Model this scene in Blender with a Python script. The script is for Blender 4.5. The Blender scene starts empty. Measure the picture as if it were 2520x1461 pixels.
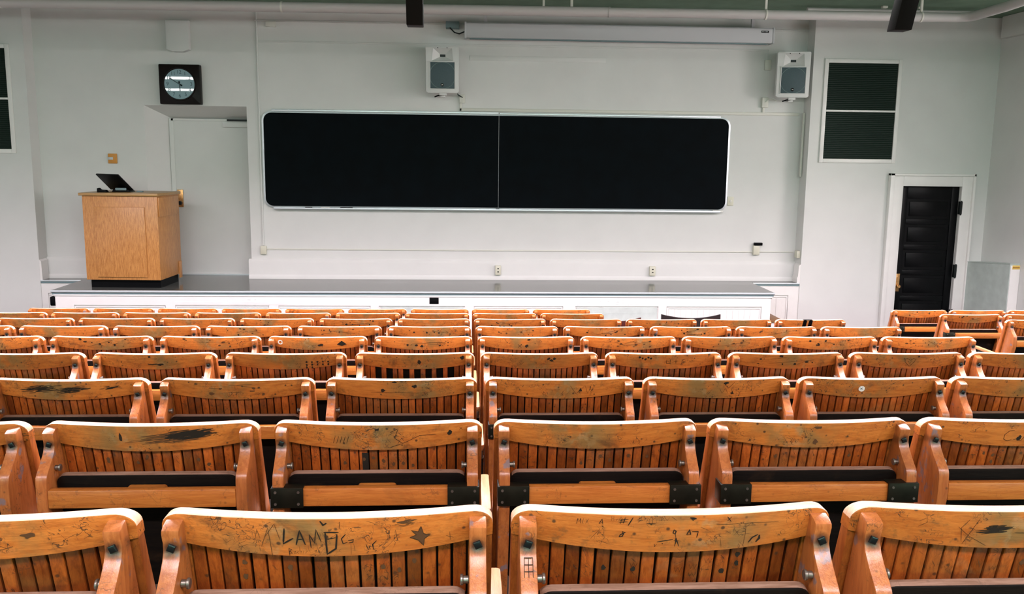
import bpy, bmesh, math, random
from mathutils import Vector, Matrix

# ------------------------------------------------------------------ camera, light, exposure
scene = bpy.context.scene
C = scene.collection
scene.view_settings.view_transform = 'Standard'
scene.view_settings.look = 'None'
scene.view_settings.exposure = 0.36
scene.view_settings.gamma = 1.0
scene.view_settings.use_curve_mapping = False

CAM_H = 2.42
F_PX, YAW, PITCH, ROLL = 2209.6, .0549, .1577, .0118
def camera_axes():
    c, s = math.cos, math.sin
    B = Matrix(((1, 0, 0), (0, 0, -1), (0, 1, 0)))
    Ry = Matrix(((c(YAW), 0, -s(YAW)), (0, 1, 0), (s(YAW), 0, c(YAW))))
    Rx = Matrix(((1, 0, 0), (0, c(PITCH), -s(PITCH)), (0, s(PITCH), c(PITCH))))
    Rz = Matrix(((c(ROLL), -s(ROLL), 0), (s(ROLL), c(ROLL), 0), (0, 0, 1)))
    return Rz @ Rx @ Ry @ B
_m = camera_axes()
cd = bpy.data.cameras.new('camera')
cam = bpy.data.objects.new('camera', cd)
C.objects.link(cam)
rot = Matrix((_m[0], -_m[1], -_m[2])).transposed()
cam.matrix_world = Matrix.Translation((0, 0, CAM_H)) @ rot.to_4x4()
cd.sensor_fit = 'HORIZONTAL'
cd.sensor_width = 36.0
cd.lens = F_PX / 2520 * 36.0
cd.clip_start = 0.05
cd.clip_end = 100
scene.camera = cam

world = bpy.data.worlds.new('world')
scene.world = world
world.use_nodes = True
world.node_tree.nodes['Background'].inputs['Color'].default_value = (.75, .85, .9, 1)
world.node_tree.nodes['Background'].inputs['Strength'].default_value = .3

def area_light(name, loc, direction, sx, sy, power, color, spread=180):
    l = bpy.data.lights.new(name, 'AREA')
    l.shape = 'RECTANGLE'; l.size = sx; l.size_y = sy
    l.energy = power; l.color = color; l.spread = math.radians(spread)
    o = bpy.data.objects.new(name, l)
    C.objects.link(o)
    o.location = loc
    o.rotation_euler = Vector(direction).to_track_quat('-Z', 'Z' if abs(direction[2]) < .9 else 'Y').to_euler()
    return o
LAMP_Z = 3.73
TUBE_ROWS = [(-.4, .62), (3.5, .95), (6.7, 1.65)]            # y of the rows of fluorescent fittings
TUBE_X = [-5.4, -2.7, 0.0, 2.7, 5.4]
TUBE_POWER = 82
TUBE_COL = (1.0, .755, .90)
for _y, _k in TUBE_ROWS:
    for _x in TUBE_X:
        area_light('tube_light', (_x, _y, LAMP_Z - .075), (0, 0, -1), 2.1, .22, TUBE_POWER * _k, TUBE_COL, 150)
WINDOWS = [(-2.2, -.2), (1.2, 3.2), (4.6, 6.6), (7.9, 9.7)]   # y spans of the windows in the right wall
WIN_COL = (1.0, .87, .88)
for _a, _b in WINDOWS:
    area_light('window_or_fill_light', (6.88, (_a + _b) / 2, 2.75), (-1, 0, -.45), _b - _a - .1, 1.7, 80 if _a > 7 else 30, WIN_COL, 130)
BACK_FILLS = [(-5.6, -3.4), (-1.1, 1.1), (3.4, 5.6)]        # x spans of the fill windows added on the back wall
for _a, _b in BACK_FILLS:
    area_light('window_or_fill_light', ((_a + _b) / 2, -4.55, 2.95), (0, 1, -.1), 2.1, 1.2, 55, (.36, 1.0, .74))  # unseen windows, added as teal fill on surfaces facing the camera

# ------------------------------------------------------------------ materials
def new_mat(name):
    m = bpy.data.materials.new(name)
    m.use_nodes = True
    nt = m.node_tree
    return m, nt, nt.nodes['Principled BSDF']
def plain(name, col, rough=.5, metal=0., spec=.5, noise=0., nscale=30., bump=0., emit=0.):
    m, nt, b = new_mat(name)
    b.inputs['Base Color'].default_value = (*col, 1)
    b.inputs['Roughness'].default_value = rough
    b.inputs['Metallic'].default_value = metal
    b.inputs['Specular IOR Level'].default_value = spec
    if emit:
        b.inputs['Emission Color'].default_value = (*col, 1)
        b.inputs['Emission Strength'].default_value = emit
    if noise or bump:
        tc = nt.nodes.new('ShaderNodeTexCoord')
        n = nt.nodes.new('ShaderNodeTexNoise')
        n.inputs['Scale'].default_value = nscale; n.inputs['Detail'].default_value = 6
        nt.links.new(tc.outputs['Object'], n.inputs['Vector'])
        if noise:
            r = nt.nodes.new('ShaderNodeMapRange')
            r.inputs[1].default_value = .3; r.inputs[2].default_value = .7
            r.inputs[3].default_value = 1 - noise; r.inputs[4].default_value = 1 + noise * .5
            nt.links.new(n.outputs['Fac'], r.inputs[0])
            mx = nt.nodes.new('ShaderNodeVectorMath'); mx.operation = 'SCALE'
            mx.inputs[0].default_value = col
            nt.links.new(r.outputs[0], mx.inputs['Scale'])
            nt.links.new(mx.outputs[0], b.inputs['Base Color'])
        if bump:
            bp = nt.nodes.new('ShaderNodeBump'); bp.inputs['Strength'].default_value = bump
            bp.inputs['Distance'].default_value = .004
            nt.links.new(n.outputs['Fac'], bp.inputs['Height'])
            nt.links.new(bp.outputs[0], b.inputs['Normal'])
    return m

class G:
    """tiny helper for wiring shader maths"""
    def __init__(s, nt): s.nt = nt
    def val(s, sock, x):
        if hasattr(x, 'is_output') or isinstance(x, bpy.types.NodeSocket): s.nt.links.new(x, sock)
        else: sock.default_value = x
    def math(s, op, a, b=None, c=None, clamp=False):
        n = s.nt.nodes.new('ShaderNodeMath'); n.operation = op; n.use_clamp = clamp
        s.val(n.inputs[0], a)
        if b is not None: s.val(n.inputs[1], b)
        if c is not None: s.val(n.inputs[2], c)
        return n.outputs[0]
    def ramp(s, x, a, b, lo=0., hi=1.):
        n = s.nt.nodes.new('ShaderNodeMapRange'); n.interpolation_type = 'SMOOTHSTEP'
        s.val(n.inputs[0], x); n.inputs[1].default_value = a; n.inputs[2].default_value = b
        n.inputs[3].default_value = lo; n.inputs[4].default_value = hi
        return n.outputs[0]
    def noise(s, vec, scale, detail=4, dist=0., rough=.55):
        n = s.nt.nodes.new('ShaderNodeTexNoise')
        s.val(n.inputs['Vector'], vec); n.inputs['Scale'].default_value = scale
        n.inputs['Detail'].default_value = detail; n.inputs['Distortion'].default_value = dist
        n.inputs['Roughness'].default_value = rough
        return n.outputs['Fac']
    def vscale(s, vec, v):
        n = s.nt.nodes.new('ShaderNodeVectorMath'); n.operation = 'MULTIPLY'
        s.val(n.inputs[0], vec); n.inputs[1].default_value = v
        return n.outputs[0]
    def vadd(s, a, b):
        n = s.nt.nodes.new('ShaderNodeVectorMath'); n.operation = 'ADD'
        s.val(n.inputs[0], a); s.val(n.inputs[1], b)
        return n.outputs[0]
    def mix(s, fac, a, b):
        n = s.nt.nodes.new('ShaderNodeMix'); n.data_type = 'RGBA'
        s.val(n.inputs[0], fac); s.val(n.inputs[6], a); s.val(n.inputs[7], b)
        return n.outputs[2]
    def vmul(s, vec, f):
        n = s.nt.nodes.new('ShaderNodeVectorMath'); n.operation = 'SCALE'
        s.val(n.inputs[0], vec); s.val(n.inputs['Scale'], f)
        return n.outputs[0]

def c4(c): return (c[0], c[1], c[2], 1)
def wood(name, base, dark, grain='x', rough=.36, stain=.6, marks=.7, grime=0., slats=0., vary=.12, coat=.25, ink=0., bolt=False, speck=0., spec=.5):
    m, nt, b = new_mat(name)
    g = G(nt)
    tc = nt.nodes.new('ShaderNodeTexCoord'); oi = nt.nodes.new('ShaderNodeObjectInfo')
    P = tc.outputs['Object']
    off = nt.nodes.new('ShaderNodeCombineXYZ')
    g.val(off.inputs[0], g.math('MULTIPLY', oi.outputs['Random'], 61.))
    g.val(off.inputs[1], g.math('MULTIPLY', oi.outputs['Random'], 37.))
    g.val(off.inputs[2], g.math('MULTIPLY', oi.outputs['Random'], 23.))
    Q = g.vadd(P, off.outputs[0])
    sc = {'x': (1.2, 14, 14), 'z': (14, 14, 1.2), 'y': (14, 1.2, 14)}[grain]
    gr = g.noise(g.vscale(Q, sc), 9, 5, .6)
    fine = g.noise(g.vscale(Q, tuple(v * 4 for v in sc)), 12, 3)
    col = g.mix(g.ramp(g.math('ADD', g.math('MULTIPLY', gr, .7), g.math('MULTIPLY', fine, .3)), .36, .66), c4(base), c4(dark))
    shade = g.math('ADD', g.math('MULTIPLY', g.math('FRACT', g.math('MULTIPLY', oi.outputs['Random'], 91.7)), 2 * vary), 1 - vary)
    if slats:
        sep = nt.nodes.new('ShaderNodeSeparateXYZ'); nt.links.new(P, sep.inputs[0])
        idx = g.math('FLOOR', g.math('DIVIDE', g.math('ADD', sep.outputs[0], .2115), slats))
        wn = nt.nodes.new('ShaderNodeTexWhiteNoise'); wn.noise_dimensions = '2D'
        cx = nt.nodes.new('ShaderNodeCombineXYZ')
        g.val(cx.inputs[0], idx); g.val(cx.inputs[1], g.math('MULTIPLY', oi.outputs['Random'], 50.))
        nt.links.new(cx.outputs[0], wn.inputs['Vector'])
        shade = g.math('MULTIPLY', shade, g.ramp(wn.outputs['Value'], 0., 1., .52, 1.18))
    col = g.vmul(col, shade)
    if grime:
        sep2 = nt.nodes.new('ShaderNodeSeparateXYZ'); nt.links.new(P, sep2.inputs[0])
        ax = g.math('ABSOLUTE', g.math('ADD', sep2.outputs[0], g.math('MULTIPLY', g.math('SUBTRACT', oi.outputs['Random'], .5), .12)))
        cen = g.ramp(ax, .02, .15, 1., 0.)
        gm = g.math('MULTIPLY', g.math('MULTIPLY', cen, g.ramp(g.noise(Q, 14, 6), .38, .62)), grime, clamp=True)
        col = g.mix(gm, col, (.17, .115, .038, 1))
        gm2 = g.math('MULTIPLY', g.math('MULTIPLY', g.ramp(ax, .0, .07, 1., 0.), g.ramp(g.noise(Q, 40, 5), .5, .62)), .4 * grime, clamp=True)
        col = g.mix(gm2, col, (.34, .27, .13, 1))
    st = g.math('MULTIPLY', g.ramp(g.noise(Q, 11, 7, .4, .65), .56, .74), stain)
    col = g.mix(st, col, (.055, .028, .012, 1))
    if marks:
        n1 = g.noise(Q, 13, 2, 2.5)
        line = g.ramp(g.math('ABSOLUTE', g.math('SUBTRACT', n1, .5)), .003, .011, 1., 0.)
        n2 = g.noise(Q, 34, 2, 1.5)
        line2 = g.ramp(g.math('ABSOLUTE', g.math('SUBTRACT', n2, .5)), .004, .014, 1., 0.)
        msk = g.ramp(g.noise(g.vadd(Q, (7.3, 1.1, 3.3)), 17, 3), .52, .6)
        ln = g.math('MULTIPLY', g.math('MAXIMUM', line, line2), msk)
        vo = nt.nodes.new('ShaderNodeTexVoronoi'); vo.inputs['Scale'].default_value = 58
        nt.links.new(Q, vo.inputs['Vector'])
        sp = nt.nodes.new('ShaderNodeSeparateColor'); nt.links.new(vo.outputs['Color'], sp.inputs[0])
        dots = g.math('MULTIPLY', g.ramp(vo.outputs['Distance'], .1, .26, 1., 0.), g.ramp(sp.outputs[0], .78, .8))
        tot = g.math('MULTIPLY', g.math('MAXIMUM', ln, dots), marks, clamp=True)
        col = g.mix(tot, col, (.03, .02, .012, 1))
    if ink:
        im = g.math('MULTIPLY', g.ramp(g.noise(g.vadd(Q, (3.1, 9.2, 1.7)), 26, 4), .6, .68), ink)
        col = g.mix(im, col, (.10, .15, .19, 1))
    if speck:    # ingrained dirt
        dirt = g.math('MULTIPLY', g.ramp(g.noise(Q, 75, 6, .0, .7), .52, .68), g.ramp(g.noise(g.vadd(Q, (2., 5., 1.)), 7, 3), .40, .58))
        col = g.mix(g.math('MULTIPLY', dirt, speck), col, (.09, .055, .02, 1))
    if bolt:     # rusty stain in the wood round the bolt
        s3 = nt.nodes.new('ShaderNodeSeparateXYZ'); nt.links.new(P, s3.inputs[0])
        dx = g.math('SUBTRACT', g.math('ABSOLUTE', s3.outputs[0]), .2265); dz = g.math('SUBTRACT', s3.outputs[2], .822)
        d = g.math('SQRT', g.math('ADD', g.math('MULTIPLY', dx, dx), g.math('MULTIPLY', dz, dz)))
        d = g.math('ADD', d, g.math('MULTIPLY', g.noise(Q, 70, 3), .012))
        col = g.mix(g.ramp(d, .012, .026, .9, 0.), col, (.035, .014, .008, 1))
    nt.links.new(col, b.inputs['Base Color'])
    b.inputs['Roughness'].default_value = rough
    b.inputs['Specular IOR Level'].default_value = spec
    b.inputs['Coat Weight'].default_value = coat
    b.inputs['Coat Roughness'].default_value = .3
    bp = nt.nodes.new('ShaderNodeBump'); bp.inputs['Strength'].default_value = .25; bp.inputs['Distance'].default_value = .002
    nt.links.new(g.noise(g.vscale(Q, tuple(v * 2 for v in sc)), 14, 4), bp.inputs['Height'])
    nt.links.new(bp.outputs[0], b.inputs['Normal'])
    return m

SLAT = .0235
M = {}
M['rail'] = wood('varnished_rail_wood', (.52, .168, .028), (.37, .100, .014), 'x', grime=.8, stain=.75, marks=.85, speck=.5)
M['rail_edge'] = wood('toplit_rail_edge_wood', (.80, .56, .38), (.72, .44, .26), 'x', grime=0, stain=.12, marks=.25, rough=.4)  # overhead light painted into the rail's top faces as a paler wood
M['slat'] = wood('slat_wood', (.42, .098, .014), (.24, .048, .007), 'z', slats=SLAT, grime=.25, stain=.7, marks=.75)
M['side'] = wood('side_panel_wood', (.38, .110, .018), (.24, .060, .009), 'z', stain=.5, marks=.4)
M['bracket'] = wood('bent_bracket_wood', (.43, .145, .036), (.31, .088, .020), 'z', stain=.45, marks=.6, ink=.6, rough=.32, coat=.45, bolt=True)
M['cross'] = wood('cross_rail_wood', (.50, .175, .030), (.38, .110, .016), 'x', stain=.2, marks=.35)
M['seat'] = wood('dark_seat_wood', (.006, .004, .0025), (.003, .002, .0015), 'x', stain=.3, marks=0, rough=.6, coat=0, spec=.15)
M['seat_edge'] = wood('pale_seat_edge_wood', (.30, .185, .13), (.17, .09, .055), 'x', stain=.5, marks=.3, rough=.45)  # paler wood on the upper edge faces of the seat
M['arm'] = wood('pale_armrest_wood', (.58, .31, .13), (.48, .22, .08), 'y', stain=.15, marks=.2, rough=.35)
M['plate'] = plain('dark_bronze_metal', (.026, .028, .018), .42, .8, noise=.3)
M['iron'] = plain('black_iron', (.006, .010, .010), .5, spec=.3)
M['bolt'] = plain('dark_bolt_steel', (.05, .06, .06), .28, .9)
M['steel'] = plain('scuffed_steel', (.26, .24, .20), .4, .85, noise=.3, nscale=80)
M['mark'] = plain('dark_scratched_ink', (.020, .015, .010), .7, spec=.2)
M['mark_soft'] = plain('brown_scratched_ink', (.10, .046, .018), .7, spec=.2)
M['grey_mark'] = plain('pale_grey_scrape', (.36, .36, .30), .7)
M['white'] = plain('white_sticker', (.8, .8, .75), .5)
M['wall'] = plain('painted_plaster', (.685, .70, .675), .75, noise=.03, nscale=3, bump=.15)
M['ceil'] = plain('ceiling_paint', (.15, .24, .165), .8, noise=.15, nscale=4)
M['trim'] = plain('white_gloss_paint', (.80, .80, .77), .42, noise=.03, nscale=6)
M['conduit'] = plain('painted_conduit', (.66, .67, .60), .5)
M['plateplastic'] = plain('cream_plastic', (.62, .62, .50), .4)
M['stage'] = plain('grey_linoleum', (.09, .10, .09), .13, spec=.38, noise=.08, nscale=60)
M['nosing'] = plain('grey_metal_nosing', (.62, .68, .70), .35, .3)
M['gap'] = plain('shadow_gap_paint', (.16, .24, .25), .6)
M['floor'] = wood('dark_floor_boards', (.014, .010, .006), (.006, .005, .003), 'x', stain=.4, marks=0, rough=.6, coat=0, spec=.15)
M['black'] = plain('black_plastic', (.002, .0025, .003), .45, spec=.08)
M['board'] = plain('blackboard_slate', (.0008, .0026, .0040), .6, spec=.06, noise=.4, nscale=5)
M['alu'] = plain('aluminium_frame', (.62, .68, .70), .35, .6)
M['speaker'] = plain('speaker_white_plastic', (.66, .68, .66), .5)
M['grille'] = plain('speaker_grille', (.055, .095, .105), .6, noise=.2, nscale=200)
M['grille_ring'] = plain('speaker_ring', (.12, .18, .18), .5)
M['horn'] = plain('horn_throat', (.02, .03, .03), .6)
M['screen'] = plain('screen_case_metal', (.52, .55, .56), .5)
M['vent'] = plain('dark_louvre_metal', (.012, .024, .018), .5, spec=.2)
M['darkwood'] = plain('nearly_black_varnish', (.003, .0035, .004), .3, spec=.14, noise=.3, nscale=12)
M['brass'] = plain('worn_brass', (.62, .36, .14), .35, .85, noise=.3, nscale=40)
M['oak'] = wood('oak_veneer', (.60, .29, .085), (.36, .14, .032), 'z', stain=.06, marks=0, vary=.02, rough=.4)
M['oaktop'] = wood('lectern_top_wood', (.42, .25, .08), (.34, .19, .06), 'x', stain=.0, marks=0, vary=.02, rough=.4)
M['pipe'] = plain('painted_pipe', (.50, .50, .48), .5)
M['beam'] = plain('dark_brown_metal', (.003, .0028, .0022), .5, spec=.08)
M['ochre'] = plain('ochre_plastic', (.60, .26, .04), .5)
M['clock'] = plain('clock_case_wood', (.007, .004, .003), .4, spec=.15, noise=.4, nscale=20)
M['dial'] = plain('clock_dial', (.27, .40, .44), .015, spec=.5)
M['numeral'] = plain('clock_numeral_paint', (.03, .07, .08), .5)
M['yellow'] = plain('yellow_label', (.80, .58, .14), .5)
M['label_ink'] = plain('brown_label_print', (.28, .12, .02), .6)
M['greypanel'] = plain('grey_painted_panel', (.52, .60, .56), .6, noise=.1, nscale=10)
M['steptread'] = plain('wooden_step_tread', (.22, .10, .03), .5)
M['redchair'] = plain('dark_red_varnish', (.05, .010, .008), .35)
M['darkchair'] = plain('very_dark_chair_wood', (.014, .010, .010), .35)
M['lamp'] = plain('lit_fluorescent_diffuser', (1., 1., .97), .5, emit=22.)
M['lampbody'] = plain('lamp_housing', (.7, .7, .68), .5)
M['pane'] = plain('daylit_window_pane', (1., .95, .93), .3, emit=1.6)
M['pane_fill'] = plain('teal_fill_pane', (.7, 1., .94), .3, emit=1.)  # glow of the panes added on the back wall as fill
def glass(name):
    m, nt, b = new_mat(name)
    b.inputs['Base Color'].default_value = (.9, .97, 1, 1); b.inputs['Roughness'].default_value = .02
    b.inputs['Transmission Weight'].default_value = 1.; b.inputs['IOR'].default_value = 1.5
    return m
M['glass'] = glass('clock_glass')

# ------------------------------------------------------------------ mesh helpers
def bx(bm, x0, x1, y0, y1, z0, z1, bev=0., rz=0., o=(0, 0, 0), seg=2):
    vs = bmesh.ops.create_cube(bm, size=1.)['verts']
    bmesh.ops.scale(bm, vec=(x1 - x0, y1 - y0, z1 - z0), verts=vs)
    bmesh.ops.translate(bm, vec=((x0 + x1) / 2, (y0 + y1) / 2, (z0 + z1) / 2), verts=vs)
    if bev:
        es = list({e for v in vs for e in v.link_edges})
        r = bmesh.ops.bevel(bm, geom=es, offset=bev, segments=seg, affect='EDGES', profile=.5)
        vs = list({v for f in r['faces'] for v in f.verts} | {v for v in vs if v.is_valid})
    if rz:
        bmesh.ops.rotate(bm, cent=o, matrix=Matrix.Rotation(rz, 3, 'Z'), verts=vs)
    return vs
def prism(bm, poly, axis, a0, a1, bev=0., seg=2):
    """extrude a 2-d outline along an axis ('x': poly is (y,z); 'y': (x,z); 'z': (x,y))"""
    def P(p, a):
        return {'x': (a, p[0], p[1]), 'y': (p[0], a, p[1]), 'z': (p[0], p[1], a)}[axis]
    A = [bm.verts.new(P(p, a0)) for p in poly]; B = [bm.verts.new(P(p, a1)) for p in poly]
    n = len(poly)
    fs = [bm.faces.new(A), bm.faces.new(B[::-1])]
    for i in range(n):
        j = (i + 1) % n
        fs.append(bm.faces.new((A[i], B[i], B[j], A[j])))
    bmesh.ops.recalc_face_normals(bm, faces=fs)
    if bev:
        es = list(set(fs[0].edges) | set(fs[1].edges))
        r = bmesh.ops.bevel(bm, geom=es, offset=bev, segments=seg, affect='EDGES', profile=.5)
        return list({v for v in A + B if v.is_valid} | {v for f in r['faces'] for v in f.verts})
    return A + B
def tube(bm, pts, r, n=20):
    pts = [Vector(p) for p in pts]
    rings = []
    for i, p in enumerate(pts):
        d = (pts[min(i + 1, len(pts) - 1)] - pts[max(i - 1, 0)])
        d = d.normalized() if d.length > 1e-7 else (pts[-1] - pts[0]).normalized()
        up = Vector((0, 0, 1)) if abs(d.z) < .9 else Vector((0, 1, 0))
        a = d.cross(up).normalized(); b = d.cross(a)
        rr = r[i] if isinstance(r, (list, tuple)) else r
        k = 1.
        if 0 < i < len(pts) - 1 and (pts[i] - pts[i-1]).length > 1e-6 and (pts[i+1] - pts[i]).length > 1e-6:
            k = 1 / max(.5, math.cos(((pts[i] - pts[i-1]).angle(pts[i+1] - pts[i])) / 2))
        rings.append([bm.verts.new(p + (a * math.cos(2 * math.pi * j / n) + b * math.sin(2 * math.pi * j / n)) * rr * k) for j in range(n)])
    for i in range(len(rings) - 1):
        for j in range(n):
            bm.faces.new((rings[i][j], rings[i][(j + 1) % n], rings[i + 1][(j + 1) % n], rings[i + 1][j]))
    bm.faces.new(rings[0][::-1]); bm.faces.new(rings[-1])
    return [v for rg in rings for v in rg]
def cyl(bm, c, axis, r, h, n=24, bev=0.):
    a = {'x': Vector((1, 0, 0)), 'y': Vector((0, 1, 0)), 'z': Vector((0, 0, 1))}[axis]
    c = Vector(c)
    if bev:
        return tube(bm, [c - a * h / 2, c - a * h / 2, c - a * (h / 2 - bev), c + a * (h / 2 - bev), c + a * h / 2], [r - bev, r - bev, r, r, r - bev], n)
    return tube(bm, [c - a * h / 2, c + a * h / 2], r, n)
def build(name, bm, mats, parent=None, smooth=25, flip=False):
    bmesh.ops.recalc_face_normals(bm, faces=bm.faces[:])
    me = bpy.data.meshes.new(name); bm.to_mesh(me); bm.free()
    for m in (mats if isinstance(mats, (list, tuple)) else [mats]): me.materials.append(m)
    o = bpy.data.objects.new(name, me); C.objects.link(o)
    if smooth:
        me.shade_smooth(); me.set_sharp_from_angle(angle=math.radians(smooth))
    if parent is not None: o.parent = parent
    return o
def tag(o, label=None, cat=None, group=None, kind=None):
    if label: o['label'] = label
    if cat: o['category'] = cat
    if group: o['group'] = group
    if kind: o['kind'] = kind
    return o
def empty(name, loc, rz=0.):
    o = bpy.data.objects.new(name, None); C.objects.link(o)
    o.empty_display_size = .1; o.location = loc; o.rotation_euler = (0, 0, rz)
    return o
def struct(name, bm, m, smooth=30):
    return tag(build(name, bm, m, smooth=smooth), kind='structure')
def rrect(x0, x1, z0, z1, r, n=6):
    pts = []
    for cx, cz, a0 in ((x1 - r, z1 - r, 0), (x0 + r, z1 - r, 90), (x0 + r, z0 + r, 180), (x1 - r, z0 + r, 270)):
        for i in range(n + 1):
            a = math.radians(a0 + 90 * i / n)
            pts.append((cx + r * math.cos(a), cz + r * math.sin(a)))
    return pts
def nb(): return bmesh.new()
def one(name, f, m, parent=None, **k):
    bm = nb(); f(bm); return build(name, bm, m, parent, **k)
WRITING_A = [(0.0022, [(-0.0608, 0.0166), (-0.0641, 0.044), (-0.0485, 0.0339)]), (0.0018, [(-0.0452, 0.0462), (-0.0385, 0.0201), (-0.0312, 0.0458)]), (0.0012, [(-0.043, 0.036), (-0.0329, 0.0352)]), (0.0012, [(-0.0229, 0.0514), (-0.0245, 0.027), (-0.0174, 0.0427), (-0.014, 0.0182), (-0.0073, 0.0411)]), (0.0022, [(-0.0007, 0.0233), (0.0004, 0.0627), (0.0138, 0.0527), (0.0165, 0.0269)]), (0.0018, [(-0.0029, 0.0233), (0.0194, 0.024)]), (0.0014, [(0.0016, 0.0359), (0.0138, 0.0332)]), (0.0009, [(-0.0975, 0.0503), (-0.0853, 0.0164), (-0.0819, 0.068)]), (0.0009, [(-0.0908, 0.0326), (-0.0752, 0.0092), (-0.0686, 0.0371)]), (0.0008, [(-0.1053, 0.035), (-0.102, 0.019), (-0.0986, 0.0346)]), (0.0009, [(0.0187, 0.0091), (0.0216, 0.0054), (0.0205, 0.0177)]), (0.0009, [(0.0183, 0.0177), (0.0232, 0.0178)]), (0.001, [(-0.0563, 0.0515), (-0.0559, 0.0652)]), (0.001, [(-0.0563, 0.0523), (-0.0523, 0.0542), (-0.0552, 0.0572), (-0.0516, 0.0608), (-0.0561, 0.0624)]), (0.0008, [(-0.0485, 0.0621), (-0.0494, 0.0578), (-0.0468, 0.0569), (-0.0463, 0.0614), (-0.049, 0.0621)]), (0.0008, [(-0.0419, 0.0567), (-0.0441, 0.0591), (-0.0423, 0.0619)]), (0.0008, [(-0.0401, 0.0489), (-0.0401, 0.0613)]), (0.0008, [(-0.0401, 0.0575), (-0.0378, 0.0566), (-0.0374, 0.0612)]), (0.0008, [(-0.0352, 0.0611), (-0.0347, 0.0565)]), (0.0008, [(-0.0318, 0.0616), (-0.0307, 0.0581), (-0.0285, 0.0587)]), (0.0014, [(0.0294, 0.0271), (0.0227, 0.0356), (0.0249, 0.0443), (0.0316, 0.0416)]), (0.0016, [(0.0327, 0.0387), (0.0405, 0.0375), (0.0394, 0.0418), (0.0338, 0.0431)]), (0.0006, [(0.0361, 0.0446), (0.0361, 0.0647)]), (0.0006, [(0.0405, 0.0447), (0.0416, 0.0563)]), (0.0016, [(0.0744, 0.0407), (0.0683, 0.0475), (0.0695, 0.0562)]), (0.001, [(0.0583, 0.0455), (0.0617, 0.0572), (0.065, 0.0473)]), (0.0008, [(0.1029, 0.0229), (0.1055, 0.0418)]), (0.0008, [(0.1006, 0.0328), (0.1118, 0.0301)]), (0.0008, [(0.1841, 0.0335), (0.1848, 0.0485)]), (0.0008, [(0.1785, 0.0397), (0.1897, 0.0445)]), (0.003, [(-0.0073, 0.0038), (-0.0029, 0.0109), (0.0022, 0.0072)]), (0.0012, [(-0.0185, 0.0637), (-0.0167, 0.0651)]), (0.0005, [(-0.1198, 0.0146), (-0.1064, 0.0222), (-0.1053, 0.0307)]), (0.0005, [(-0.1665, 0.008), (-0.1598, 0.0216)]), (0.0005, [(-0.1554, 0.0383), (-0.1509, 0.0464), (-0.142, 0.0398)]), (0.0005, [(-0.1331, 0.0532), (-0.1153, 0.0459)]), (0.0006, [(0.0606, 0.0054), (0.0717, 0.0095)]), (0.0006, [(0.1029, 0.0057), (0.114, -0.0004)]), (0.0005, [(-0.1287, 0.0586), (-0.1331, 0.0475), (-0.1198, 0.0405)])]
STAR = [(0.1411, 0.0191), (0.1447, 0.0328), (0.1541, 0.036), (0.1458, 0.0421), (0.1445, 0.0543), (0.1367, 0.0438), (0.124, 0.038), (0.134, 0.0343), (0.1262, 0.0253), (0.1367, 0.0289)]
SMUDGE_A = [(0.1696, 0.0153), (0.1808, 0.0105), (0.1908, 0.015), (0.1863, 0.0229), (0.1741, 0.0226)]
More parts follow.
